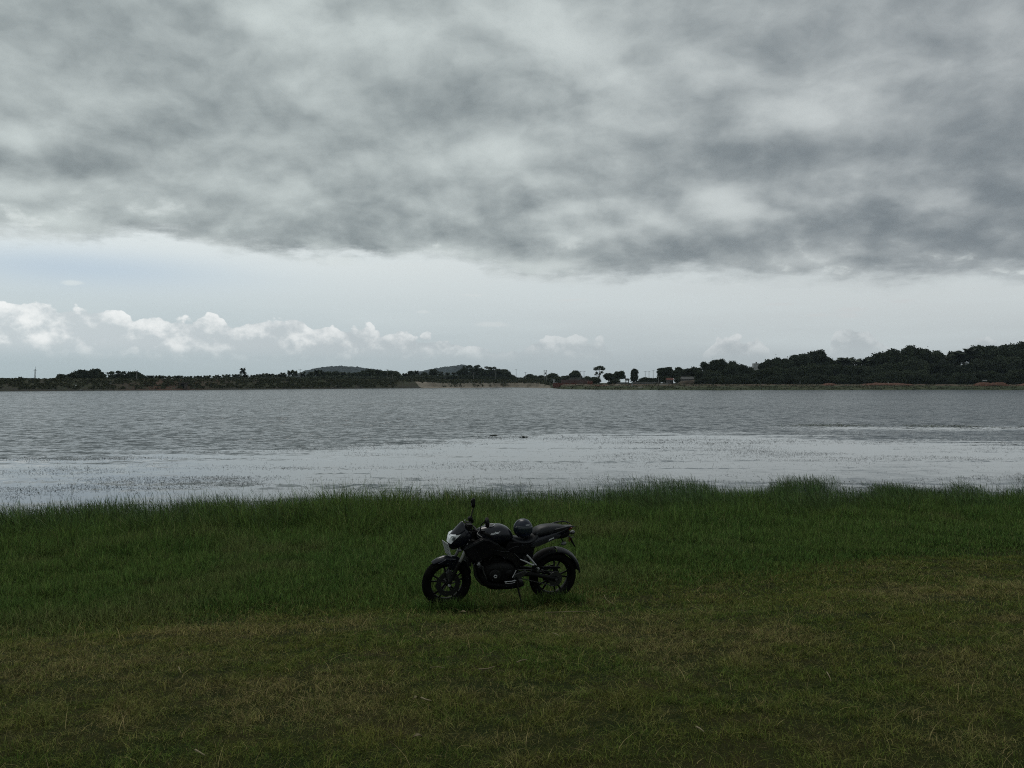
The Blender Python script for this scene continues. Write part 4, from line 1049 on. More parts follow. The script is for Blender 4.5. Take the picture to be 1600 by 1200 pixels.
# denser dark line of weed at right centre, and the ragged outer rim of the weed
x, y = scat2(36, 62, 120000)
lines = [(6, 22, 47.0, 48.4, .5), (8, 16, 49.5, 50.6, .9), (2, 14, 43.5, 44.5, .25), (-3, 9, 51.5, 53.5, .4), (-12, -2, 45.0, 47.0, .2)]
pr = np.zeros(len(x)); f1 = fbm(x * 0.5, y * 1.6 + 8, 4)
for a0, a1, b0, b1, s_ in lines: pr = np.maximum(pr, s_ * sstep(x, a0 - 2, a0 + 2) * sstep(-x, -a1 - 2, -a1 + 2) * np.exp(-((y - (b0 + b1) / 2 - (x - a0) * 0.03) / (b1 - b0)) ** 2))
k = rng.random(len(x)) < pr * np.clip((f1 - .45) * 5, 0, 1); x, y = x[k], y[k]
weeds('floating_weed', 'denser dark streaks of floating weed along the outer rim of the shallows', x, y, rng.uniform(0.08, 0.26, len(x)), 0.14, weedM)
x, y = scat2(58, 76, 120000)
pr = np.exp(-((y - 67.0 + (x - 26) * 0.10) / 1.7) ** 2) * sstep(x, 20, 27) * np.clip((fbm(x * 0.35, y * 0.8, 4) - .42) * 6, 0, 1) * 0.75
k = rng.random(len(x)) < pr; x, y = x[k], y[k]
weeds('weed_raft', 'yellow-green raft of water weed on the calm strip at the right', x, y, rng.uniform(0.12, 0.45, len(x)), 0.16, greenweedM)
# two clumps and one tuft standing out of the water
def clump(px, py, label, s):
    Y = (EYE) * FPX / (py - 598); x0 = PX(px, Y); n = 130 if s > .1 else 30
    th = rng.uniform(0, 2 * PI, n); rr = np.sqrt(rng.random(n)) * s
    xx = x0 + np.cos(th) * rr * 1.6; yy = Y + np.sin(th) * rr
    o = blades('weed_clump', xx, yy, rng.uniform(0.05, 0.20, n) * min(1, s / .15) * (1.1 - rr / s * .6), np.full(n, 0.05), rng.uniform(.3, 1.4, n), 3, weedM, z=np.full(n, -0.02))
    tag(o, label, 'weed clump', 'dark clumps of weed standing out of the water')
clump(771.5, 680.5, 'left of the two dark weed clumps at the rim of the shallows', 0.18)
clump(817.5, 683, 'right of the two dark weed clumps at the rim of the shallows', 0.20)
clump(742.5, 698, 'small dark weed tuft left of and nearer than the two clumps', 0.045)

# ------------------------------------------------------------------ straws and fallen leaves on the lawn
strawM = noise_mat('dry_straw', [(0.16, 0.13, 0.075), (0.28, 0.24, 0.15)], scale=6, spec=0.1)
def hit(px, py):
    """ground point seen at a pixel of the photograph"""
    Y = 3.0
    for _ in range(60):
        z = float(ground_z(PX(px, Y), Y)); Y = 0.5 * Y + 0.5 * (EYE - z) * FPX / (py - 598)
    return Vector((PX(px, Y), Y, float(ground_z(PX(px, Y), Y))))
def straw(pts, r0, label, name='dry_straw', cat='straw', lift=0.045):
    P = [hit(*p) + Vector((0, 0, lift)) for p in pts]
    o0 = P[0].copy(); P = [p - o0 for p in P]
    v, f = tube_geo(P, [r0 * (1 - .5 * i / (len(P) - 1)) for i in range(len(P))], 5)
    o = make_mesh(name, v, f, strawM, smooth=True); o.location = o0
    return tag(o, label, cat)
straw([(852, 963.5), (870, 963), (895, 962), (921, 961.5)], 0.006, 'longest pale straw, lying level on the grass right of the rear wheel')
straw([(748, 1056), (762, 1055), (773, 1051.5)], 0.0055, 'pale curved straw in the middle of the lawn, left of the broken stalk')
straw([(808, 1044.5), (815, 1041.5), (823, 1040.5)], 0.005, 'short broken stalk in the middle of the lawn')
straw([(658, 1102), (665, 1105), (674, 1107)], 0.0055, 'short bent straw near the bottom centre, left of the middle')
straw([(944, 935), (947, 942), (953, 947), (962, 951)], 0.0035, 'thin upright curled stalk right of the rear wheel')
straw([(864, 997), (870, 999), (874, 1002)], 0.004, 'small hooked straw below the longest pale straw')
straw([(672, 1053), (684, 1052), (695, 1054)], 0.0035, 'thin greenish straw left of the pale curved one')
straw([(1088, 1150), (1094, 1153), (1100, 1158)], 0.005, 'short pale straw at the lower right of centre')
straw([(1292, 1061), (1296, 1068), (1299, 1076)], 0.004, 'thin leaning straw on the right side of the lawn')
straw([(305, 1187), (312, 1191), (320, 1196)], 0.005, 'pale forked straw at the bottom left')
straw([(279, 1052), (281, 1057), (283, 1062)], 0.004, 'thin upright straw on the left side of the lawn')
straw([(820, 961), (829, 961), (838, 960.5)], 0.003, 'faint thin straw left of the longest pale straw')
def leaf(px, py, L, W, rz, label):
    p = hit(px, py) + Vector((0, 0, 0.045)); v = []; f = []
    for i in range(7):
        u = i / 6; x_ = (u - .5) * L; w_ = W * math.sin(PI * min(max(u, .03), .97)) * .5; zc = .012 * math.sin(u * PI)
        v += [(x_, -w_, zc + .008), (x_, 0, zc), (x_, w_, zc + .008)]
    for i in range(6):
        a = i * 3; f += [(a, a + 3, a + 4, a + 1), (a + 1, a + 4, a + 5, a + 2)]
    o = make_mesh('fallen_leaf', v, f, strawM, smooth=True); o.location = p; o.rotation_euler = (0.2, 0.1, rz); tag(o, label, 'leaf')
leaf(724, 963.5, .07, .03, 0.1, 'pale dry fallen leaf on the grass below the engine')
leaf(649, 1105, .035, .02, 0.8, 'tiny white scrap of leaf beside the short bent straw')
leaf(652, 1168, .05, .02, 0.5, 'brown dry leaf in the grass near the bottom centre')
# ------------------------------------------------------------------ motorcycle
def glossy(name, col, rough=0.25, coat=0.6, metal=0.0, spec=0.5):
    return mat(name, col, rough, metal, spec, **{'Coat Weight': coat, 'Coat Roughness': 0.08})
paintM = glossy('black_blue_paint', (0.003, 0.004, 0.009), 0.30, 0.22, spec=0.25)
plasticM = noise_mat('black_plastic', [(0.003, 0.003, 0.0035), (0.007, 0.007, 0.008)], scale=9, rough=0.6, spec=0.10)
satinM = noise_mat('satin_grey_plastic', [(0.012, 0.013, 0.015), (0.022, 0.023, 0.026)], scale=9, rough=0.45, spec=0.3)
rubberM = noise_mat('tyre_rubber', [(0.004, 0.004, 0.004), (0.008, 0.008, 0.007)], scale=14, rough=0.9, spec=0.05, bump=0.0015)
seatM = noise_mat('seat_vinyl', [(0.006, 0.007, 0.009), (0.012, 0.013, 0.016)], scale=40, rough=0.5, spec=0.3, bump=0.0006)
engM = noise_mat('black_engine_metal', [(0.003, 0.003, 0.003), (0.009, 0.009, 0.009)], scale=12, rough=0.55, spec=0.14)
aluM = mat('brushed_aluminium', (0.40, 0.40, 0.41), 0.42, 0.45)
dullM = mat('dull_steel', (0.06, 0.06, 0.06), 0.45, 0.7)
goldM = mat('fork_tube_steel', (0.45, 0.45, 0.45), 0.3, 0.3)
discM = mat('dark_disc_steel', (0.018, 0.018, 0.018), 0.5, 0.4)
lensM = mat('clear_lens', (0.80, 0.82, 0.84), 0.12, 0.0, 0.7)
lensgM = mat('lens_reflector', (0.13, 0.15, 0.16), 0.15, 0.3, 0.6)
redlM = mat('red_lens', (0.10, 0.008, 0.006), 0.2)
amberM = mat('smoked_indicator_lens', (0.045, 0.048, 0.048), 0.3)
whiteLM = mat('white_lettering', (0.75, 0.76, 0.78), 0.5)
greyLM = mat('grey_lettering', (0.42, 0.43, 0.45), 0.5)
plateM = noise_mat('number_plate_paint', [(0.30, 0.31, 0.31), (0.42, 0.43, 0.43)], scale=20, rough=0.5)

moto = empty('motorcycle', (-0.145, 9.67, 0.925))
moto.rotation_mode = 'XYZ'
yaw = math.atan2(.46, 1.282); pit = math.atan2(.046, 1.36); lean = R(7)
moto.rotation_euler = (Matrix.Rotation(yaw, 3, 'Z') @ Matrix.Rotation(pit, 3, 'Y') @ Matrix.Rotation(lean, 3, 'X')).to_euler()
tag(moto, 'black naked motorcycle leaning on its side stand in the grass, helmet on its seat', 'motorcycle')

def crom(P, u):
    n = len(P) - 1; i = min(int(u * n), n - 1); t = u * n - i
    g = lambda k: np.array(P[min(max(k, 0), n)], float)
    p0, p1, p2, p3 = g(i - 1), g(i), g(i + 1), g(i + 2)
    return 0.5 * (2 * p1 + (p2 - p0) * t + (2 * p0 - 5 * p1 + 4 * p2 - p3) * t * t + (3 * p1 - p0 - 3 * p2 + p3) * t ** 3)
def loft(name, secs, m, parent, e=2.3, n=28, steps=26, y0=0.0, pinch=0.0, smooth=True):
    """secs: (x, zlo, zhi, halfwidth); superellipse rings in the y-z plane; pinch narrows the top"""
    vs = []; fs = []
    for s in range(steps + 1):
        x, zl, zh, hw = crom(secs, s / steps); zc = (zl + zh) / 2; hh = max((zh - zl) / 2, .002); hw = max(hw, .002)
        for k in range(n):
            a = 2 * PI * k / n; c, d_ = math.cos(a), math.sin(a)
            yy = math.copysign(abs(c) ** (2 / e), c) * hw; zz = math.copysign(abs(d_) ** (2 / e), d_) * hh
            yy *= 1 - pinch * (zz / hh * .5 + .5)
            vs.append((x, y0 + yy, zc + zz))
    for s in range(steps):
        for k in range(n):
            fs.append((s * n + k, s * n + (k + 1) % n, (s + 1) * n + (k + 1) % n, (s + 1) * n + k))
    fs.append(tuple(range(n))[::-1]); fs.append(tuple(steps * n + k for k in range(n)))
    return make_mesh(name, vs, fs, m, parent, smooth)
def plate_geo(poly, ya, yb, inset=0.0):
    """extruded side-view polygon between ya and yb, outer face slightly inset for a soft edge"""
    n = len(poly); c = np.mean(poly, 0)
    pin = [tuple(c + (np.array(p) - c) * (1 - inset)) for p in poly]
    ym = ya + (yb - ya) * .35
    v = [(p[0], ya, p[1]) for p in pin] + [(p[0], ym, p[1]) for p in poly] + [(p[0], yb, p[1]) for p in poly]
    f = [tuple(range(n)), tuple(2 * n + k for k in range(n))[::-1]]
    for r_ in (0, 1):
        for k in range(n):
            f.append((r_ * n + k, (r_ + 1) * n + k, (r_ + 1) * n + (k + 1) % n, r_ * n + (k + 1) % n))
    return v, f
def plate(name, poly, ya, yb, m, parent, inset=0.03):
    v, f = plate_geo(poly, ya, yb, inset); return make_mesh(name, v, f, m, parent)
def tube(name, pts, r, m, parent, n=10, smooth=True, sub=6):
    if len(pts) > 2: P = [tuple(crom(pts, i / (sub * (len(pts) - 1)))) for i in range(sub * (len(pts) - 1) + 1)]
    else: P = pts
    rr = [r] * len(P) if not isinstance(r, (list, tuple)) else [float(np.interp(i / (len(P) - 1), np.linspace(0, 1, len(r)), r)) for i in range(len(P))]
    v, f = tube_geo(P, rr, n); return make_mesh(name, v, f, m, parent, smooth)
def lathe_geo(prof, cx, cz, n=48, y0=0.0, closed=True):
    """profile (radius, y) spun about the y axis through (cx, cz)"""
    vs = []; fs = []; m_ = len(prof)
    for k in range(n):
        a = 2 * PI * k / n
        for r_, y in prof: vs.append((cx + r_ * math.cos(a), y0 + y, cz + r_ * math.sin(a)))
    for k in range(n):
        for j in range(m_ if closed else m_ - 1):
            j2 = (j + 1) % m_; k2 = (k + 1) % n
            fs.append((k * m_ + j, k * m_ + j2, k2 * m_ + j2, k2 * m_ + j))
    return vs, fs
def bolt_disc(cx, cz, y, r, t=.01, n=16):
    prof = [(0.0001, -t), (r * .8, -t), (r, -t * .6), (r, 0), (0.0001, 0)]
    return lathe_geo(prof, cx, cz, n, y)

# -- wheels: tyre, cast rim, disc
def wheel(cx, cz, R_, tw, disc_y, disc_r, spokes_rot):
    w_ = tw / 2; ri = R_ - 0.088
    hubv, hubf = lathe_geo([(0.012, -.055), (.030, -.055), (.034, -.02), (.030, .02), (.034, .055), (.012, .055)], cx, cz, 24)
    wh = make_mesh('wheel', hubv, hubf, engM, moto, True)
    prof = []
    for k in range(15):
        a = -1.25 + 2.5 * k / 14; prof.append((R_ - (1 - math.cos(a)) * tw * .47, math.sin(a) * w_ / math.sin(1.25) * .98))
    prof += [(ri + .012, w_ * .80), (ri + .006, w_ * .6), (ri + .006, -w_ * .6), (ri + .012, -w_ * .80)]
    v, f = lathe_geo(prof, cx, cz, 96)
    ty = make_mesh('tyre', v, f, rubberM, wh, True)
    # tread blocks: shallow raised chevrons
    g = []
    for k in range(60):
        a0 = 2 * PI * k / 60
        for sg in (-1, 1):
            pts = []
            for (ya, da) in ((.15, 0), (.55, .035), (.92, .055)):
                aa = a0 + da; th = ya * 1.25; rr = R_ - (1 - math.cos(th)) * tw * .47 - .0015; pts.append((cx + rr * math.cos(aa), sg * math.sin(th) * w_ / math.sin(1.25) * .985, cz + rr * math.sin(aa)))
            g.append(tube_geo(pts, [.0055, .006, .005], 4))
    v, f = join_geo(g); make_mesh('tread', v, f, rubberM, wh)
    rv, rf = lathe_geo([(ri + .012, -w_ * .72), (ri + .016, -w_ * .66), (ri - .012, -w_ * .52), (ri - .020, -w_ * .2), (ri - .020, w_ * .2), (ri - .012, w_ * .52), (ri + .016, w_ * .66), (ri + .012, w_ * .72), (ri + .002, w_ * .6), (ri + .002, -w_ * .6)], cx, cz, 72)
    g = [(rv, rf)]
    for k in range(5):
        a = spokes_rot + 2 * PI * k / 5
        for s_ in (-.16, .16):
            p0 = (cx + .03 * math.cos(a), 0, cz + .03 * math.sin(a)); p1 = (cx + .085 * math.cos(a + s_ * .5), 0, cz + .085 * math.sin(a + s_ * .5)); p2 = (cx + (ri - .015) * math.cos(a + s_ * 1.25), 0, cz + (ri - .015) * math.sin(a + s_ * 1.25))
            g.append(tube_geo([p0, p1, p2], [.017, .012, .011], 6))
    v, f = join_geo(g); make_mesh('rim', v, f, engM, wh, True)
    # petal disc
    n = 80; vs = []; fs = []
    for k in range(n):
        a = 2 * PI * k / n; ro = disc_r * (1 + .035 * math.sin(a * 10)); rin = disc_r * .58
        for r_, y in ((ro, -.002), (rin, -.002), (rin, .002), (ro, .002)): vs.append((cx + r_ * math.cos(a), disc_y + y, cz + r_ * math.sin(a)))
    for k in range(n):
        for j in range(4): fs.append((k * 4 + j, k * 4 + (j + 1) % 4, ((k + 1) % n) * 4 + (j + 1) % 4, ((k + 1) % n) * 4 + j))
    g = [(vs, fs)]
    for k in range(5):
        a = 2 * PI * k / 5; g.append(tube_geo([(cx + .03 * math.cos(a), disc_y, cz + .03 * math.sin(a)), (cx + disc_r * .62 * math.cos(a + .25), disc_y, cz + disc_r * .62 * math.sin(a + .25))], [.009, .007], 5))
    v, f = join_geo(g); make_mesh('brake_disc', v, f, discM, wh)
    return wh
FX, RX, WZ = -0.690, 0.665, 0.300
wheel(FX, WZ, 0.298, 0.104, -0.068, 0.148, 0.35)
wheel(RX, WZ + .006, 0.306, 0.136, 0.078, 0.115, 0.1)
# front caliper, fork
v, f = plate_geo([(-.72, .37), (-.665, .375), (-.655, .46), (-.69, .475), (-.725, .44)], -.105, -.055, .12); make_mesh('brake_caliper', v, f, dullM, moto)
for s_ in (-1, 1):
    fk = tube('fork_leg', [(-.462, s_ * .10, .83), (-.578, s_ * .10, .565)], .0195, goldM, moto, 14)
    tube('slider', [(-.574, s_ * .10, .575), (-.600, s_ * .10, .52), (-.675, s_ * .10, .345), (-.692, s_ * .10, .295)], [.026, .027, .025, .019], engM, fk, 14)
    v, f = bolt_disc(-.690, .300, -.112 if s_ < 0 else .124, .017, .012); make_mesh('axle_nut', v, f, aluM, fk)
v, f = join_geo([box(-.5, -.40, -.13, .13, .80, .835), tube_geo([(-.43, 0, .78), (-.385, 0, .93)], [.03, .03], 12)]); make_mesh('triple_clamp', v, f, engM, moto)
# front mudguard: a band following the tyre
def guard(name, cx, cz, rad, a0, a1, hw, m, parent, drop=.05, n=26, thick=.004, flare=None):
    vs = []; fs = []; prof = [(-1.0, -drop), (-.97, -drop * .35), (-.75, -.008), (-.35, .004), (0, .009), (.35, .004), (.75, -.008), (.97, -drop * .35), (1.0, -drop)]
    K = len(prof)
    for lay in (0, 1):
        for i in range(n + 1):
            u = i / n; a = R(a0 + (a1 - a0) * u); k_ = flare(u) if flare else 1.0
            rr = rad(u) if callable(rad) else rad
            for y_, d_ in prof:
                r_ = rr + d_ * min(k_, 1) - lay * thick
                vs.append((cx + r_ * math.cos(a), y_ * (hw - lay * thick) * k_, cz + r_ * math.sin(a)))
    N = (n + 1) * K
    for i in range(n):
        for j in range(K - 1):
            a = i * K + j; fs.append((a, a + 1, a + K + 1, a + K)); b_ = a + N; fs.append((b_, b_ + K, b_ + K + 1, b_ + 1))
        for j in (0, K - 1):
            a = i * K + j; fs.append((a, a + K, a + K + N, a + N) if j == 0 else (a, a + N, a + K + N, a + K))
    for i in (0, n):
        for j in range(K - 1):
            a = i * K + j; fs.append((a, a + N, a + N + 1, a + 1) if i == 0 else (a, a + 1, a + N + 1, a + N))
    return make_mesh(name, vs, fs, m, parent, True)
mg = guard('mudguard', FX, WZ, .318, 129, 66, .062, paintM, moto, drop=.040, flare=lambda u: 0.72 + .28 * min(1, u * 4))
guard('mudguard_extension', FX, WZ, .309, 66, 22, .050, plasticM, mg, drop=.02)
for s_ in (-1, 1):      # side wings that reach down to the fork
    plate('fork_cover', [(-.83, .555), (-.74, .600), (-.62, .600), (-.585, .575), (-.612, .49), (-.655, .46), (-.70, .535), (-.78, .535)], s_ * .082, s_ * .060, paintM if s_ < 0 else paintM, mg, .06)
# -- front fairing, light, plate
fairing = loft('headlight_fairing', [(-.708, .765, .800, .030), (-.692, .750, .850, .070), (-.655, .735, .900, .098), (-.60, .728, .948, .118), (-.545, .735, .975, .125), (-.49, .775, .955, .115), (-.445, .82, .90, .085)], paintM, moto, e=2.6, pinch=.28)
# fly screen rising to a point behind the light
loft('fly_screen', [(-.692, .858, .876, .040), (-.655, .850, .917, .080), (-.62, .848, .960, .100), (-.582, .850, 1.002, .108), (-.550, .855, 1.034, .106), (-.532, .862, 1.018, .102), (-.505, .870, .972, .098), (-.465, .880, .930, .085)], paintM, moto, e=2.2, pinch=.45)
def fy(x):      # half width of the fairing face at x
    return float(np.interp(x, [-.72, -.70, -.68, -.65, -.62, -.58], [.022, .052, .075, .094, .105, .114]))
L_ = [(-.714, .790), (-.704, .845), (-.686, .884), (-.640, .897), (-.588, .911), (-.628, .868), (-.666, .826), (-.688, .785)]
vs = []; fs = []
for s_ in (-1, 1): vs += [(x_, s_ * (fy(x_) + .006), z_) for x_, z_ in L_]
n = len(L_); fs = [tuple(range(n)), tuple(n + k for k in range(n))[::-1]]
for k in (0, 1): fs.append((k, k + 1, n + k + 1, n + k))
fs.append((2, 3, n + 3, n + 2)); fs.append((7, 0, n, n + 7))
hl = make_mesh('headlight', vs, fs, lensM, moto)
for s_ in (-1, 1):
    g = [plate_geo([(-.690, .842), (-.668, .872), (-.640, .874), (-.652, .842), (-.678, .832)], s_ * (fy(-.665) + .016), s_ * (fy(-.665) - .004), .05)]
    v, f = join_geo(g); make_mesh('lamp_reflector', v, f, lensgM, hl)
loft('chin_cowl', [(-.700, .735, .775, .035), (-.67, .712, .775, .062), (-.62, .712, .77, .070), (-.56, .735, .77, .050)], plasticM, moto, e=2.8)
v, f = tube_geo([(-.69, -.04, .715), (-.61, -.07, .708)], [.004, .004], 5); make_mesh('cable', v, f, dullM, moto)
# number plate, front, seen nearly edge on
vs = []
pt, pb = Vector((-.742, 0, .790)), Vector((-.690, 0, .632)); hw_ = .078; nrm = Vector((-.95, 0, -.31)) * .0025
for q_ in (nrm, -nrm):
    for s_ in (-1, 1): vs.append(pt + q_ + Vector((-s_ * .016, s_ * hw_, 0)))
    for s_ in (1, -1): vs.append(pb + q_ + Vector((-s_ * .016, s_ * hw_, 0)))
npl = make_mesh('number_plate', vs, [(0, 1, 2, 3), (7, 6, 5, 4), (0, 4, 5, 1), (1, 5, 6, 2), (2, 6, 7, 3), (3, 7, 4, 0)], plateM, moto)
g = []
dwn = (pb - pt)
for row in range(5):
    for c_ in (-.6, -.15, .3):
        p = pt + dwn * (.12 + row * .18) + nrm * 1.4 + Vector((-c_ * .016, c_ * hw_, 0)); g.append(tube_geo([p, p + dwn * .08 + Vector((0, .010 * (row % 2 * 2 - 1), 0))], [.002, .002], 4))
v, f = join_geo(g); make_mesh('plate_characters', v, f, satinM, npl)
tube('plate_bracket', [(-.715, 0, .735), (-.66, 0, .745)], .008, plasticM, moto)
# front indicators
for s_ in (-1, 1):
    i_ = tube('indicator', [(-.60, s_ * .075, .742), (-.604, s_ * .135, .738)], .008, plasticM, moto, 8)
    v, f = lathe_geo([(.0001, -.035), (.012, -.033), (.019, -.015), (.021, .005), (.016, .018), (.0001, .02)], -.604, .738, 14, s_ * .165, closed=False); make_mesh('indicator_lens', v, f, amberM, i_, True)
# -- cockpit
v, f = join_geo([box(-.50, -.44, -.06, .06, .925, .985), box(-.495, -.43, -.045, .045, .98, 1.0)]); make_mesh('instrument_cluster', v, f, plasticM, moto)
hb = tube('handlebar', [(-.385, 0, .945), (-.395, .07, .950), (-.405, .14, .955), (-.375, .22, .965), (-.335, .33, .965), (-.318, .385, .962)], .012, engM, moto)
tube('handlebar_left', [(-.385, 0, .945), (-.395, -.07, .950), (-.405, -.14, .955), (-.375, -.22, .965), (-.335, -.33, .965), (-.318, -.385, .962)], .012, engM, hb).name = 'bar_tube'
for s_ in (-1, 1):
    gp = tube('grip', [(-.358, s_ * .265, .965), (-.318, s_ * .385, .962)], [.017, .019, .017], rubberM, hb, 12)
    v, f = box(-.39, -.345, min(s_ * .20, s_ * .255), max(s_ * .20, s_ * .255), .945, .990); make_mesh('switch_box', v, f, plasticM, hb)
    tube('brake_lever' if s_ > 0 else 'clutch_lever', [(-.40, s_ * .20, .965), (-.435, s_ * .26, .955), (-.405, s_ * .36, .945)], [.008, .006, .006], dullM, hb, 8)
v, f = lathe_geo([(.0001, -.03), (.024, -.03), (.024, .03), (.0001, .03)], -.40, 1.01, 14, .17, closed=False); make_mesh('brake_reservoir', v, f, plasticM, hb, True)
# mirrors on bent stalks
def mirror(px, py_, pz, s_, stalk, tilt):
    st = tube('mirror', stalk, .0065, plasticM, moto, 8)
    vs = []; fs = []; n = 20
    for (d_, k_) in ((.0, .93), (.006, 1.0), (.022, .9), (.034, .55)):
        for k in range(n):
            a = 2 * PI * k / n; yy = math.copysign(abs(math.cos(a)) ** .75, math.cos(a)) * .062 * k_; zz = math.copysign(abs(math.sin(a)) ** .75, math.sin(a)) * .050 * k_
            p = Matrix.Rotation(tilt, 3, 'X') @ Vector((-d_, yy, zz)); vs.append((px + p.x, py_ + p.y, pz + p.z))
    for r_ in range(3):
        for k in range(n): fs.append((r_ * n + k, r_ * n + (k + 1) % n, (r_ + 1) * n + (k + 1) % n, (r_ + 1) * n + k))
    fs.append(tuple(range(n))); fs.append(tuple(3 * n + k for k in range(n))[::-1])
    make_mesh('mirror_shell', vs, fs, plasticM, st, True)
    vs = []
    for k in range(n):
        a = 2 * PI * k / n; p = Matrix.Rotation(tilt, 3, 'X') @ Vector((.0015, math.copysign(abs(math.cos(a)) ** .75, math.cos(a)) * .054, math.copysign(abs(math.sin(a)) ** .75, math.sin(a)) * .042)); vs.append((px + p.x, py_ + p.y, pz + p.z))
    make_mesh('mirror_glass', vs, [tuple(range(n))], mat('mirror_glass', (.5, .5, .5), .03, 1.0), st)
mirror(-.300, .37, 1.150, 1, [(-.385, .215, .985), (-.365, .24, 1.03), (-.335, .30, 1.07), (-.312, .345, 1.115)], 1.15)
mirror(-.350, -.36, 1.120, -1, [(-.385, -.215, .985), (-.395, -.25, 1.05), (-.385, -.30, 1.10), (-.365, -.34, 1.12)], .35)
tube('cable', [(-.40, -.20, .97), (-.47, -.10, .93), (-.45, -.05, .86), (-.40, -.07, .80)], .0045, plasticM, moto, 6)
tube('cable', [(-.40, .20, .97), (-.50, .12, .95), (-.50, .03, .88), (-.43, .02, .80)], .0045, plasticM, moto, 6)
tube('cable', [(-.39, -.18, .96), (-.40, -.12, .90), (-.35, -.14, .84), (-.33, -.15, .76)], .0045, dullM, moto, 6)
# -- tank, shrouds, seats, tail
tank = loft('fuel_tank', [(-.375, .84, .905, .06), (-.325, .80, .945, .10), (-.25, .765, .968, .140), (-.155, .755, .984, .158), (-.07, .765, .984, .158), (.01, .785, .955, .132), (.06, .80, .905, .095), (.09, .81, .85, .05)], paintM, moto, e=2.5, pinch=.22, n=40, steps=40)
v, f = lathe_geo([(.0001, .0), (.030, .0), (.042, -.004), (.050, -.009), (.050, -.014), (.0001, -.014)], 0, 0, 28, 0, closed=False)
cap = make_mesh('fuel_cap', [(-.205 + x_, z_, .988 + y_ - x_ * -.06) for x_, y_, z_ in v], f, dullM, tank, True)
v, f = lathe_geo([(.052, -.012), (.054, -.006), (.060, -.006), (.062, -.013)], 0, 0, 32, 0)
make_mesh('cap_ring', [(-.205 + x_, z_, .990 + y_ + x_ * .06) for x_, y_, z_ in v], f, aluM, tank, True)
for s_ in (-1, 1):
    sh = plate('tank_shroud', [(-.555, .740), (-.535, .775), (-.335, .868), (-.24, .850), (-.13, .790), (-.12, .735), (-.22, .66), (-.34, .60), (-.45, .60), (-.52, .67)], s_ * .185, s_ * .120, plasticM, moto, .10)
    v, f = plate_geo([(-.552, .752), (-.535, .776), (-.335, .869), (-.325, .850), (-.52, .756)], s_ * .192, s_ * .184, .01); make_mesh('trim_strip', v, f, satinM, sh)
    plate('frame_spar', [(-.36, .80), (-.30, .83), (-.02, .72), (.16, .62), (.19, .50), (.14, .47), (.08, .56), (-.08, .63), (-.30, .70)], s_ * .135, s_ * .10, engM, moto, .08)
    plate('side_panel', [(.02, .80), (.20, .785), (.33, .76), (.36, .72), (.24, .66), (.08, .665), (-.02, .71)], s_ * .135, s_ * .09, plasticM, moto, .08)
    sp_ = tube('subframe_rail', [(.05, s_ * .09, .70), (.30, s_ * .085, .72), (.60, s_ * .07, .82)], .014, engM, moto, 8)
tube('side_crease', [(-.13, -.139, .705), (-.05, -.14, .690), (.02, -.139, .688)], .004, satinM, moto, 6)
tube('side_crease', [(.0, -.137, .705), (.09, -.137, .745), (.20, -.136, .752)], .004, satinM, moto, 6)
loft('rider_seat', [(.045, .80, .862, .07), (.09, .775, .842, .105), (.17, .765, .815, .135), (.26, .765, .815, .145), (.33, .775, .845, .135), (.385, .80, .885, .11), (.41, .83, .89, .08)], seatM, moto, e=2.8, pinch=.2)
loft('pillion_seat', [(.352, .850, .872, .07), (.375, .842, .905, .095), (.42, .842, .940, .105), (.50, .850, .962, .110), (.60, .868, .966, .105), (.70, .890, .960, .092), (.765, .912, .945, .07), (.785, .925, .935, .05)], seatM, moto, e=3.0, pinch=.18)
tail = loft('tail_panel', [(.27, .715, .765, .10), (.36, .735, .830, .125), (.47, .762, .862, .122), (.60, .805, .895, .105), (.70, .840, .925, .088), (.78, .885, .945, .068), (.855, .930, .948, .030)], paintM, moto, e=3.2, pinch=.1)
for s_ in (-1, 1):
    plate('side_cowl', [(.285, .735), (.33, .775), (.45, .815), (.60, .865), (.675, .870), (.66, .845), (.50, .782), (.38, .735)], s_ * .142, s_ * .105, satinM, tail, .03)
    gr = tube('grab_rail', [(.60, s_ * .098, .925), (.68, s_ * .118, .948), (.80, s_ * .112, .965), (.875, s_ * .070, .950)], [.008, .010, .009, .007], satinM, moto, 8)
v, f = plate_geo([(.80, .918), (.868, .943), (.856, .925), (.81, .900)], -.055, .055, .05); make_mesh('tail_light', v, f, redlM, moto)
tube('tail_edge', [(.70, -.093, .935), (.79, -.075, .950), (.862, -.03, .946)], .004, aluM, tail, 6)
# under-tail, plate holder, rear lights
loft('rear_fender', [(.60, .79, .83, .06), (.70, .79, .85, .062), (.78, .80, .88, .055), (.83, .83, .89, .040)], plasticM, moto, e=3)
ph = tube('plate_holder', [(.78, 0, .835), (.855, 0, .797), (.885, 0, .745), (.935, 0, .672)], [.012, .010, .013, .008], plasticM, moto, 8)
v, f = join_geo([box(.848, .855, -.02, .02, .74, .80)]); make_mesh('reflector', v, f, redlM, ph)
for s_ in (-1, 1):
    st = tube('indicator', [(.70, s_ * .055, .825), (.70, s_ * .13, .800), (.695, s_ * .16, .785)] if s_ < 0 else [(.80, .05, .83), (.88, .10, .815), (.955, .13, .812)], [.010, .009, .008], plasticM, moto, 8)
    c_ = (.700, -.175, .775) if s_ < 0 else (.950, .14, .812)
    v, f = lathe_geo([(.0001, -.030), (.014, -.026), (.021, -.008), (.022, .010), (.014, .022), (.0001, .024)], 0, 0, 14, 0, closed=False)
    make_mesh('indicator_lens', [(c_[0] + x_ * 1.5 + z_ * .3, c_[1] + y_, c_[2] + z_ * 1.1) for x_, y_, z_ in v], f, amberM, st, True)
tube('tail_stay', [(.75, -.04, .84), (.84, -.05, .808), (.90, -.02, .803)], .005, dullM, moto, 6)
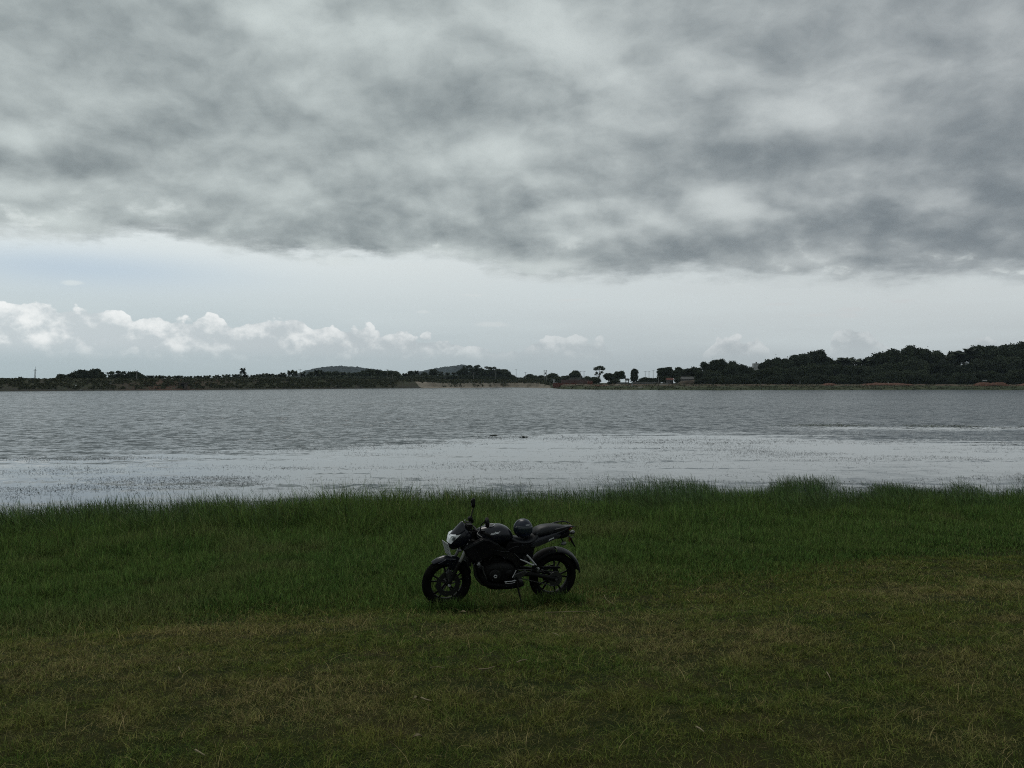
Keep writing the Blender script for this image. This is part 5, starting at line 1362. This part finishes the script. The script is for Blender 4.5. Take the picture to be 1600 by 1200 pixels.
# -- rear hugger in two pieces
guard('hugger', RX, WZ, .368, 146, 92, .088, plasticM, moto, drop=.045, flare=lambda u: .8 + .2 * min(1, u * 3))
guard('rear_mudguard', RX, WZ, lambda u: .372 - .012 * u, 90, 9, .082, satinM, moto, drop=.040, flare=lambda u: 1.0 - .25 * max(0, u - .7) / .3)
# -- engine and everything between the wheels
loft('crankcase', [(-.30, .37, .47, .06), (-.25, .31, .52, .12), (-.15, .285, .56, .150), (-.02, .28, .56, .150), (.10, .30, .53, .13), (.18, .35, .47, .08)], engM, moto, e=3.6)
eng = loft('cylinder', [(-.28, .44, .56, .08), (-.26, .46, .66, .095), (-.16, .50, .74, .10), (-.06, .52, .72, .09), (-.02, .55, .66, .07)], engM, moto, e=4)
for k in range(7):
    a = .03 * k; v, f = box(-.295 + a * .35, -.05 + a * .1, -.112, .112, .535 + a * .75, .541 + a * .75); make_mesh('cooling_fin', v, f, engM, eng)
v, f = join_geo([lathe_geo([(.0001, -.030), (.060, -.028), (.078, -.016), (.082, 0), (.0001, 0)], -.149, .405, 36, -.147, closed=False), lathe_geo([(.0001, -.02), (.04, -.018), (.055, 0), (.0001, 0)], .03, .42, 28, -.143, closed=False)])
cc = make_mesh('crankcase_cover', v, f, engM, moto, True)
v, f = lathe_geo([(.010, -.008), (.013, -.012), (.020, -.012), (.022, -.006), (.022, 0), (.010, 0)], -.149, .405, 24, -.177); make_mesh('oil_cap', v, f, aluM, cc, True)
for a_ in np.arange(.3, 6.4, 1.2):
    v, f = bolt_disc(-.149 + .070 * math.cos(a_), .405 + .070 * math.sin(a_), -.165, .005, .006, 8); make_mesh('bolt', v, f, dullM, cc)
v, f = join_geo([box(-.475, -.435, -.12, .12, .52, .74)]); ra = make_mesh('radiator', v, f, engM, moto)
v, f = join_geo([box(-.4785, -.4755, -.115, .115, .528 + i * .012, .531 + i * .012) for i in range(17)]); make_mesh('radiator_fins', v, f, dullM, ra)
g = [bolt_disc(-.369, .577, -.190, .014, .012), bolt_disc(-.385, .565, -.190, .009, .01)]
v, f = join_geo(g); ho = make_mesh('horn', v, f, aluM, moto)
tube('downtube', [(-.40, -.07, .70), (-.36, -.075, .52), (-.285, -.08, .36), (-.19, -.08, .275)], .019, engM, moto, 10)
tube('downtube', [(-.40, .07, .70), (-.36, .075, .52), (-.285, .08, .36), (-.19, .08, .275)], .019, engM, moto, 10)
tube('exhaust_header', [(-.28, -.03, .56), (-.36, -.035, .50), (-.335, -.03, .36), (-.24, -.02, .26), (-.14, 0, .235)], .022, dullM, moto, 12)
loft('silencer', [(-.22, .235, .30, .06), (-.15, .205, .30, .11), (0, .20, .30, .13), (.15, .205, .29, .12), (.26, .215, .28, .08)], plasticM, moto, e=3.2)
loft('belly_cowl', [(-.34, .40, .45, .05), (-.27, .29, .40, .11), (-.17, .235, .33, .135), (-.05, .225, .30, .135), (.03, .23, .27, .10)], plasticM, moto, e=3)
loft('battery_box', [(.10, .48, .66, .08), (.18, .46, .72, .10), (.30, .50, .74, .10), (.36, .58, .74, .07)], plasticM, moto, e=4)
for bx_, bz_, by_ in [(-.29, .50, -.135), (-.278, .45, -.135), (-.215, .60, -.125), (-.215, .525, -.125)]:
    v, f = bolt_disc(bx_, bz_, by_, .008, .008, 8); make_mesh('engine_bolt', v, f, dullM, moto)
tube('coolant_hose', [(-.30, -.13, .52), (-.29, -.14, .46), (-.262, -.15, .40), (-.245, -.15, .36)], .007, dullM, moto, 8)
# swingarm, chain, sprocket, shock
for s_ in (-1, 1):
    tube('swingarm', [(.16, s_ * .10, .40), (.38, s_ * .105, .375), (RX + .03, s_ * .105, WZ)], [.034, .028, .022], engM, moto, 10)
    v, f = bolt_disc(RX, WZ, -.125 if s_ < 0 else .135, .018, .012); make_mesh('axle_nut', v, f, dullM, moto)
v, f = lathe_geo([(.035, -.088), (.092, -.088), (.092, -.082), (.035, -.082)], RX, WZ, 40); make_mesh('sprocket', v, f, dullM, moto)
tube('chain', [(.10, -.088, .445), (.40, -.088, .425), (RX, -.088, WZ + .094)], .0075, dullM, moto, 6)
tube('chain', [(.10, -.088, .36), (.40, -.088, .28), (RX, -.088, WZ - .094)], .0075, dullM, moto, 6)
cgd = plate('chain_guard', [(.34, .488), (.46, .478), (.70, .464), (.72, .440), (.60, .430), (.34, .450)], -.112, -.10, plasticM, moto, .02)
tube('guard_highlight', [(.36, -.114, .486), (.50, -.114, .474), (.70, -.114, .464)], .0030, dullM, cgd, 6)  # highlight along the guard's upper edge, modelled as a thin paler tube
g = [tube_geo([(.20, 0, .62), (.34, 0, .50)], [.016, .016], 8)]
for k in range(40):
    a0 = k * .9; u0 = k / 40; u1 = (k + 1) / 40
    p = lambda u, a: (.20 + .14 * u + .028 * math.cos(a) * .65, .036 * math.sin(a), .62 - .12 * u + .028 * math.cos(a) * .75)
    g.append(tube_geo([p(u0, a0), p(u1, a0 + .9)], [.005, .005], 5))
v, f = join_geo(g); make_mesh('rear_shock', v, f, dullM, moto)
# footrest hangers, pegs, levers, stand
for s_ in (-1, 1):
    y_ = s_ * .165
    hg = tube('footrest_hanger', [(.152, y_, .597), (.235, y_, .560), (.300, y_, .527), (.335, y_, .520)], [.007, .011, .012, .012], aluM, moto, 8)
    tube('hanger_arm', [(.236, y_, .645), (.32, y_, .560), (.405, y_, .462)], [.012, .012, .014], aluM, hg, 8)
    v, f = bolt_disc(.388, .440, y_ - .008 * (1 if s_ < 0 else -1), .015, .010); make_mesh('hanger_bolt', v, f, dullM, hg)
    tube('passenger_footpeg', [(.350, s_ * .175, .510), (.385, s_ * .235, .522), (.40, s_ * .27, .528)], [.009, .012, .010], rubberM, moto, 8)
    v, f = plate_geo([(.195, .64), (.235, .625), (.245, .575), (.205, .565)], s_ * .16, s_ * .15, .05); make_mesh('heel_guard', v, f, satinM, hg)
    tube('footpeg', [(.13, s_ * .15, .365), (.125, s_ * .20, .36), (.12, s_ * .26, .358)], [.012, .013, .011], rubberM, moto, 8)
    plate('rider_peg_bracket', [(.09, .40), (.15, .42), (.24, .45), (.27, .42), (.22, .37), (.14, .335), (.10, .35)], s_ * .150, s_ * .13, dullM if s_ < 0 else engM, moto, .15)
gl = tube('gear_lever', [(.102, -.19, .472), (.082, -.19, .425), (.062, -.19, .384)], [.007, .006, .008], aluM, moto, 8)
tube('pedal_arm', [(.115, -.19, .348), (.04, -.195, .340), (-.028, -.20, .342), (-.032, -.235, .348)], [.007, .006, .007, .009], aluM, gl, 8)
tube('linkage_rod', [(-.02, -.19, .318), (.05, -.19, .315), (.10, -.19, .325)], .004, aluM, gl, 6)
tube('brake_pedal', [(.115, .19, .348), (.04, .195, .340), (-.028, .20, .342), (-.03, .24, .348)], [.007, .006, .007, .009], dullM, moto, 8)
ss = tube('side_stand', [(.135, -.13, .335), (.165, -.17, .20), (.20, -.235, .035)], [.013, .011, .010], engM, moto, 8)
v, f = box(.17, .24, -.27, -.20, .022, .036); make_mesh('stand_foot', v, f, dullM, ss)
tube('tank_vent_hose', [(.08, -.135, .665), (.13, -.15, .62), (.155, -.155, .60)], .004, dullM, moto, 6)

# -- lettering laid on curved surfaces
def lettering(name, body, size, matr, parent, target, origin, xdir, updir, ray, shear=0.35, off=.0022, width=None):
    """text outlines projected on to a curved part along `ray` (all in the part's local space)"""
    cu = bpy.data.curves.new('lettering', 'FONT'); cu.body = body; cu.size = size; cu.shear = shear; cu.resolution_u = 3; cu.offset = size * .02
    to = bpy.data.objects.new('lettering', cu); C.objects.link(to); dg = bpy.context.evaluated_depsgraph_get(); dg.update()
    me = bpy.data.meshes.new_from_object(to.evaluated_get(dg)); bpy.data.objects.remove(to); bpy.data.curves.remove(cu)
    bm = bmesh.new(); bm.from_mesh(me); bmesh.ops.triangulate(bm, faces=bm.faces)
    bmesh.ops.subdivide_edges(bm, edges=[e_ for e_ in bm.edges if e_.calc_length() > size * .25], cuts=1)
    bm.to_mesh(me)
    w_ = max(v_.co.x for v_ in bm.verts); k_ = (width / w_) if width else 1.0
    tm = target.data; bvh = BVHTree.FromPolygons([v_.co for v_ in tm.vertices], [p.vertices for p in tm.polygons])
    for v_ in bm.verts:
        p = origin + xdir * v_.co.x * k_ + updir * v_.co.y
        h_ = bvh.ray_cast(p - ray * .5, ray)
        v_.co = (h_[0] - ray * off) if h_[0] is not None else p
    bm.to_mesh(me); bm.free(); me.name = name; me.materials.clear(); me.materials.append(matr)
    o = bpy.data.objects.new(name, me); C.objects.link(o); o.parent = parent; return o
lettering('tank_lettering', 'pulsar', .034, whiteLM, tank, tank, Vector((-.232, -.16, .893)), Vector((.965, 0, .20)).normalized(), Vector((0, 0, 1)), Vector((0, 1, 0)), .5, width=.125)
sc_l = [o_ for o_ in tail.children if o_.name.startswith('side_cowl')][0]
lettering('cowl_lettering', '200NS', .022, whiteLM, tail, sc_l, Vector((.512, -.14, .806)), Vector((.93, 0, .37)).normalized(), Vector((-.2, 0, .98)), Vector((0, 1, 0)), .3, width=.075)

# ------------------------------------------------------------------ helmet standing on the rider's seat
Mm = moto.matrix_basis
hx = Mm @ Vector((.222, -.015, .812))
helm = empty('helmet', hx, 0.0); tag(helm, 'dark blue full-face helmet with a smoked visor standing on the motorcycle seat', 'helmet')
helm.scale = (.88, .88, .88)
helm.rotation_euler = (R(4), R(3), R(28))      # faces the camera, turned a little to its right
shellM = glossy('dark_blue_shell', (0.006, 0.010, 0.022), .36, .12, spec=0.25)
visorM = mat('smoked_visor', (0.012, 0.018, 0.024), .2, 0, .45)
def shell_r(a, e_):     # a: azimuth from the face (-y), e_: elevation; radius of the shell
    r_ = .128
    front = max(0, math.cos(a))
    r_ += .020 * front ** 3 * max(0, 1 - abs((e_ + .75) / .55))        # chin bar
    r_ += .012 * (1 - front) * max(0, math.cos(e_)) * (abs(a) > 1.6)
    return r_
vs = []; fs = []; NA, NE = 44, 26; zc = .132
for j in range(NE + 1):
    e_ = -1.02 + (PI / 2 + 1.02) * j / NE
    for i in range(NA):
        a = 2 * PI * i / NA - PI; r_ = shell_r(a, e_)
        vs.append((math.sin(a) * math.cos(e_) * r_ * .97, -math.cos(a) * math.cos(e_) * r_, zc + math.sin(e_) * r_ * 1.02))
for j in range(NE):
    for i in range(NA):
        q_ = (j * NA + i, j * NA + (i + 1) % NA, (j + 1) * NA + (i + 1) % NA, (j + 1) * NA + i); fs.append(q_)
fs.append(tuple(range(NA))[::-1])
sh = make_mesh('shell', vs, fs, shellM, helm, True)
vs = []; fs = []; na, ne = 26, 10
for lay, dr in ((0, .0045), (1, -.001)):
    for j in range(ne + 1):
        for i in range(na + 1):
            a = (-1 + 2 * i / na) * 1.28; e_ = -.44 + (.40 + .44) * j / ne; e2 = e_ * (1 - .25 * (abs(a) / 1.28) ** 2); r_ = shell_r(a, e2 * .0 - .1) + dr
            vs.append((math.sin(a) * math.cos(e2) * r_ * .97, -math.cos(a) * math.cos(e2) * r_, zc + math.sin(e2) * r_ * 1.02))
W_ = na + 1; N = W_ * (ne + 1)
for j in range(ne):
    for i in range(na): a = j * W_ + i; fs.append((a, a + 1, a + W_ + 1, a + W_)); fs.append((a + N, a + N + W_, a + N + W_ + 1, a + N + 1))
for i in range(na): a = i; fs.append((a, a + N, a + N + 1, a + 1)); a = ne * W_ + i; fs.append((a, a + 1, a + N + 1, a + N))
for j in range(ne): a = j * W_; fs.append((a, a + W_, a + W_ + N, a + N)); a = j * W_ + na; fs.append((a, a + N, a + W_ + N, a + W_))
make_mesh('visor', vs, fs, visorM, helm, True)
for s_ in (-1, 1):
    v, f = lathe_geo([(.0001, 0), (.018, 0), (.023, .004), (.023, .012), (.0001, .012)], 0, 0, 18, 0, closed=False)
    make_mesh('visor_pivot', [(s_ * (.128 - y_), .012 + x_ - .03, zc + .01 + z_) for x_, y_, z_ in v], f, visorM, helm, True)
v, f = lathe_geo([(.085, 0), (.092, -.006), (.100, 0), (.092, .008)], 0, 0, 36, 0)
make_mesh('neck_roll', [(x_ * .80, z_ * .86, zc - .108 + y_) for x_, y_, z_ in v], f, rubberM, helm, True)
v, f = plate_geo([(-.022, -.004), (.022, -.004), (.016, .006), (-.016, .006)], -.152, -.135, .1); make_mesh('chin_vent', [(x_, y_, zc - .072 + z_) for x_, y_, z_ in v], f, satinM, helm)
lettering('helmet_lettering', 'VEGA', .026, greyLM, helm, sh, Vector((-.032, -.12, zc + .060)), Vector((.985, 0, .12)).normalized(), Vector((0, 0, 1)), Vector((0, .92, -.25)).normalized(), .35, width=.068)
# ------------------------------------------------------------------ air: far hills fade a little
hz = mat('air', (1, 1, 1)); nt = hz.node_tree; nt.nodes.remove(nt.nodes['Principled BSDF'])
pv = nt.nodes.new('ShaderNodeVolumePrincipled'); pv.inputs['Color'].default_value = (0.72, 0.88, 1.0, 1); pv.inputs['Density'].default_value = 0.00006; pv.inputs['Anisotropy'].default_value = 0.2
nt.links.new(pv.outputs[0], nt.nodes['Material Output'].inputs['Volume'])
v, f = box(-2900, 4300, -200, 4200, -3.2, 130)
hzo = make_mesh('haze', v, f, hz); tag(hzo, 'thin bluish air that softens the far hills', 'haze', kind='stuff')
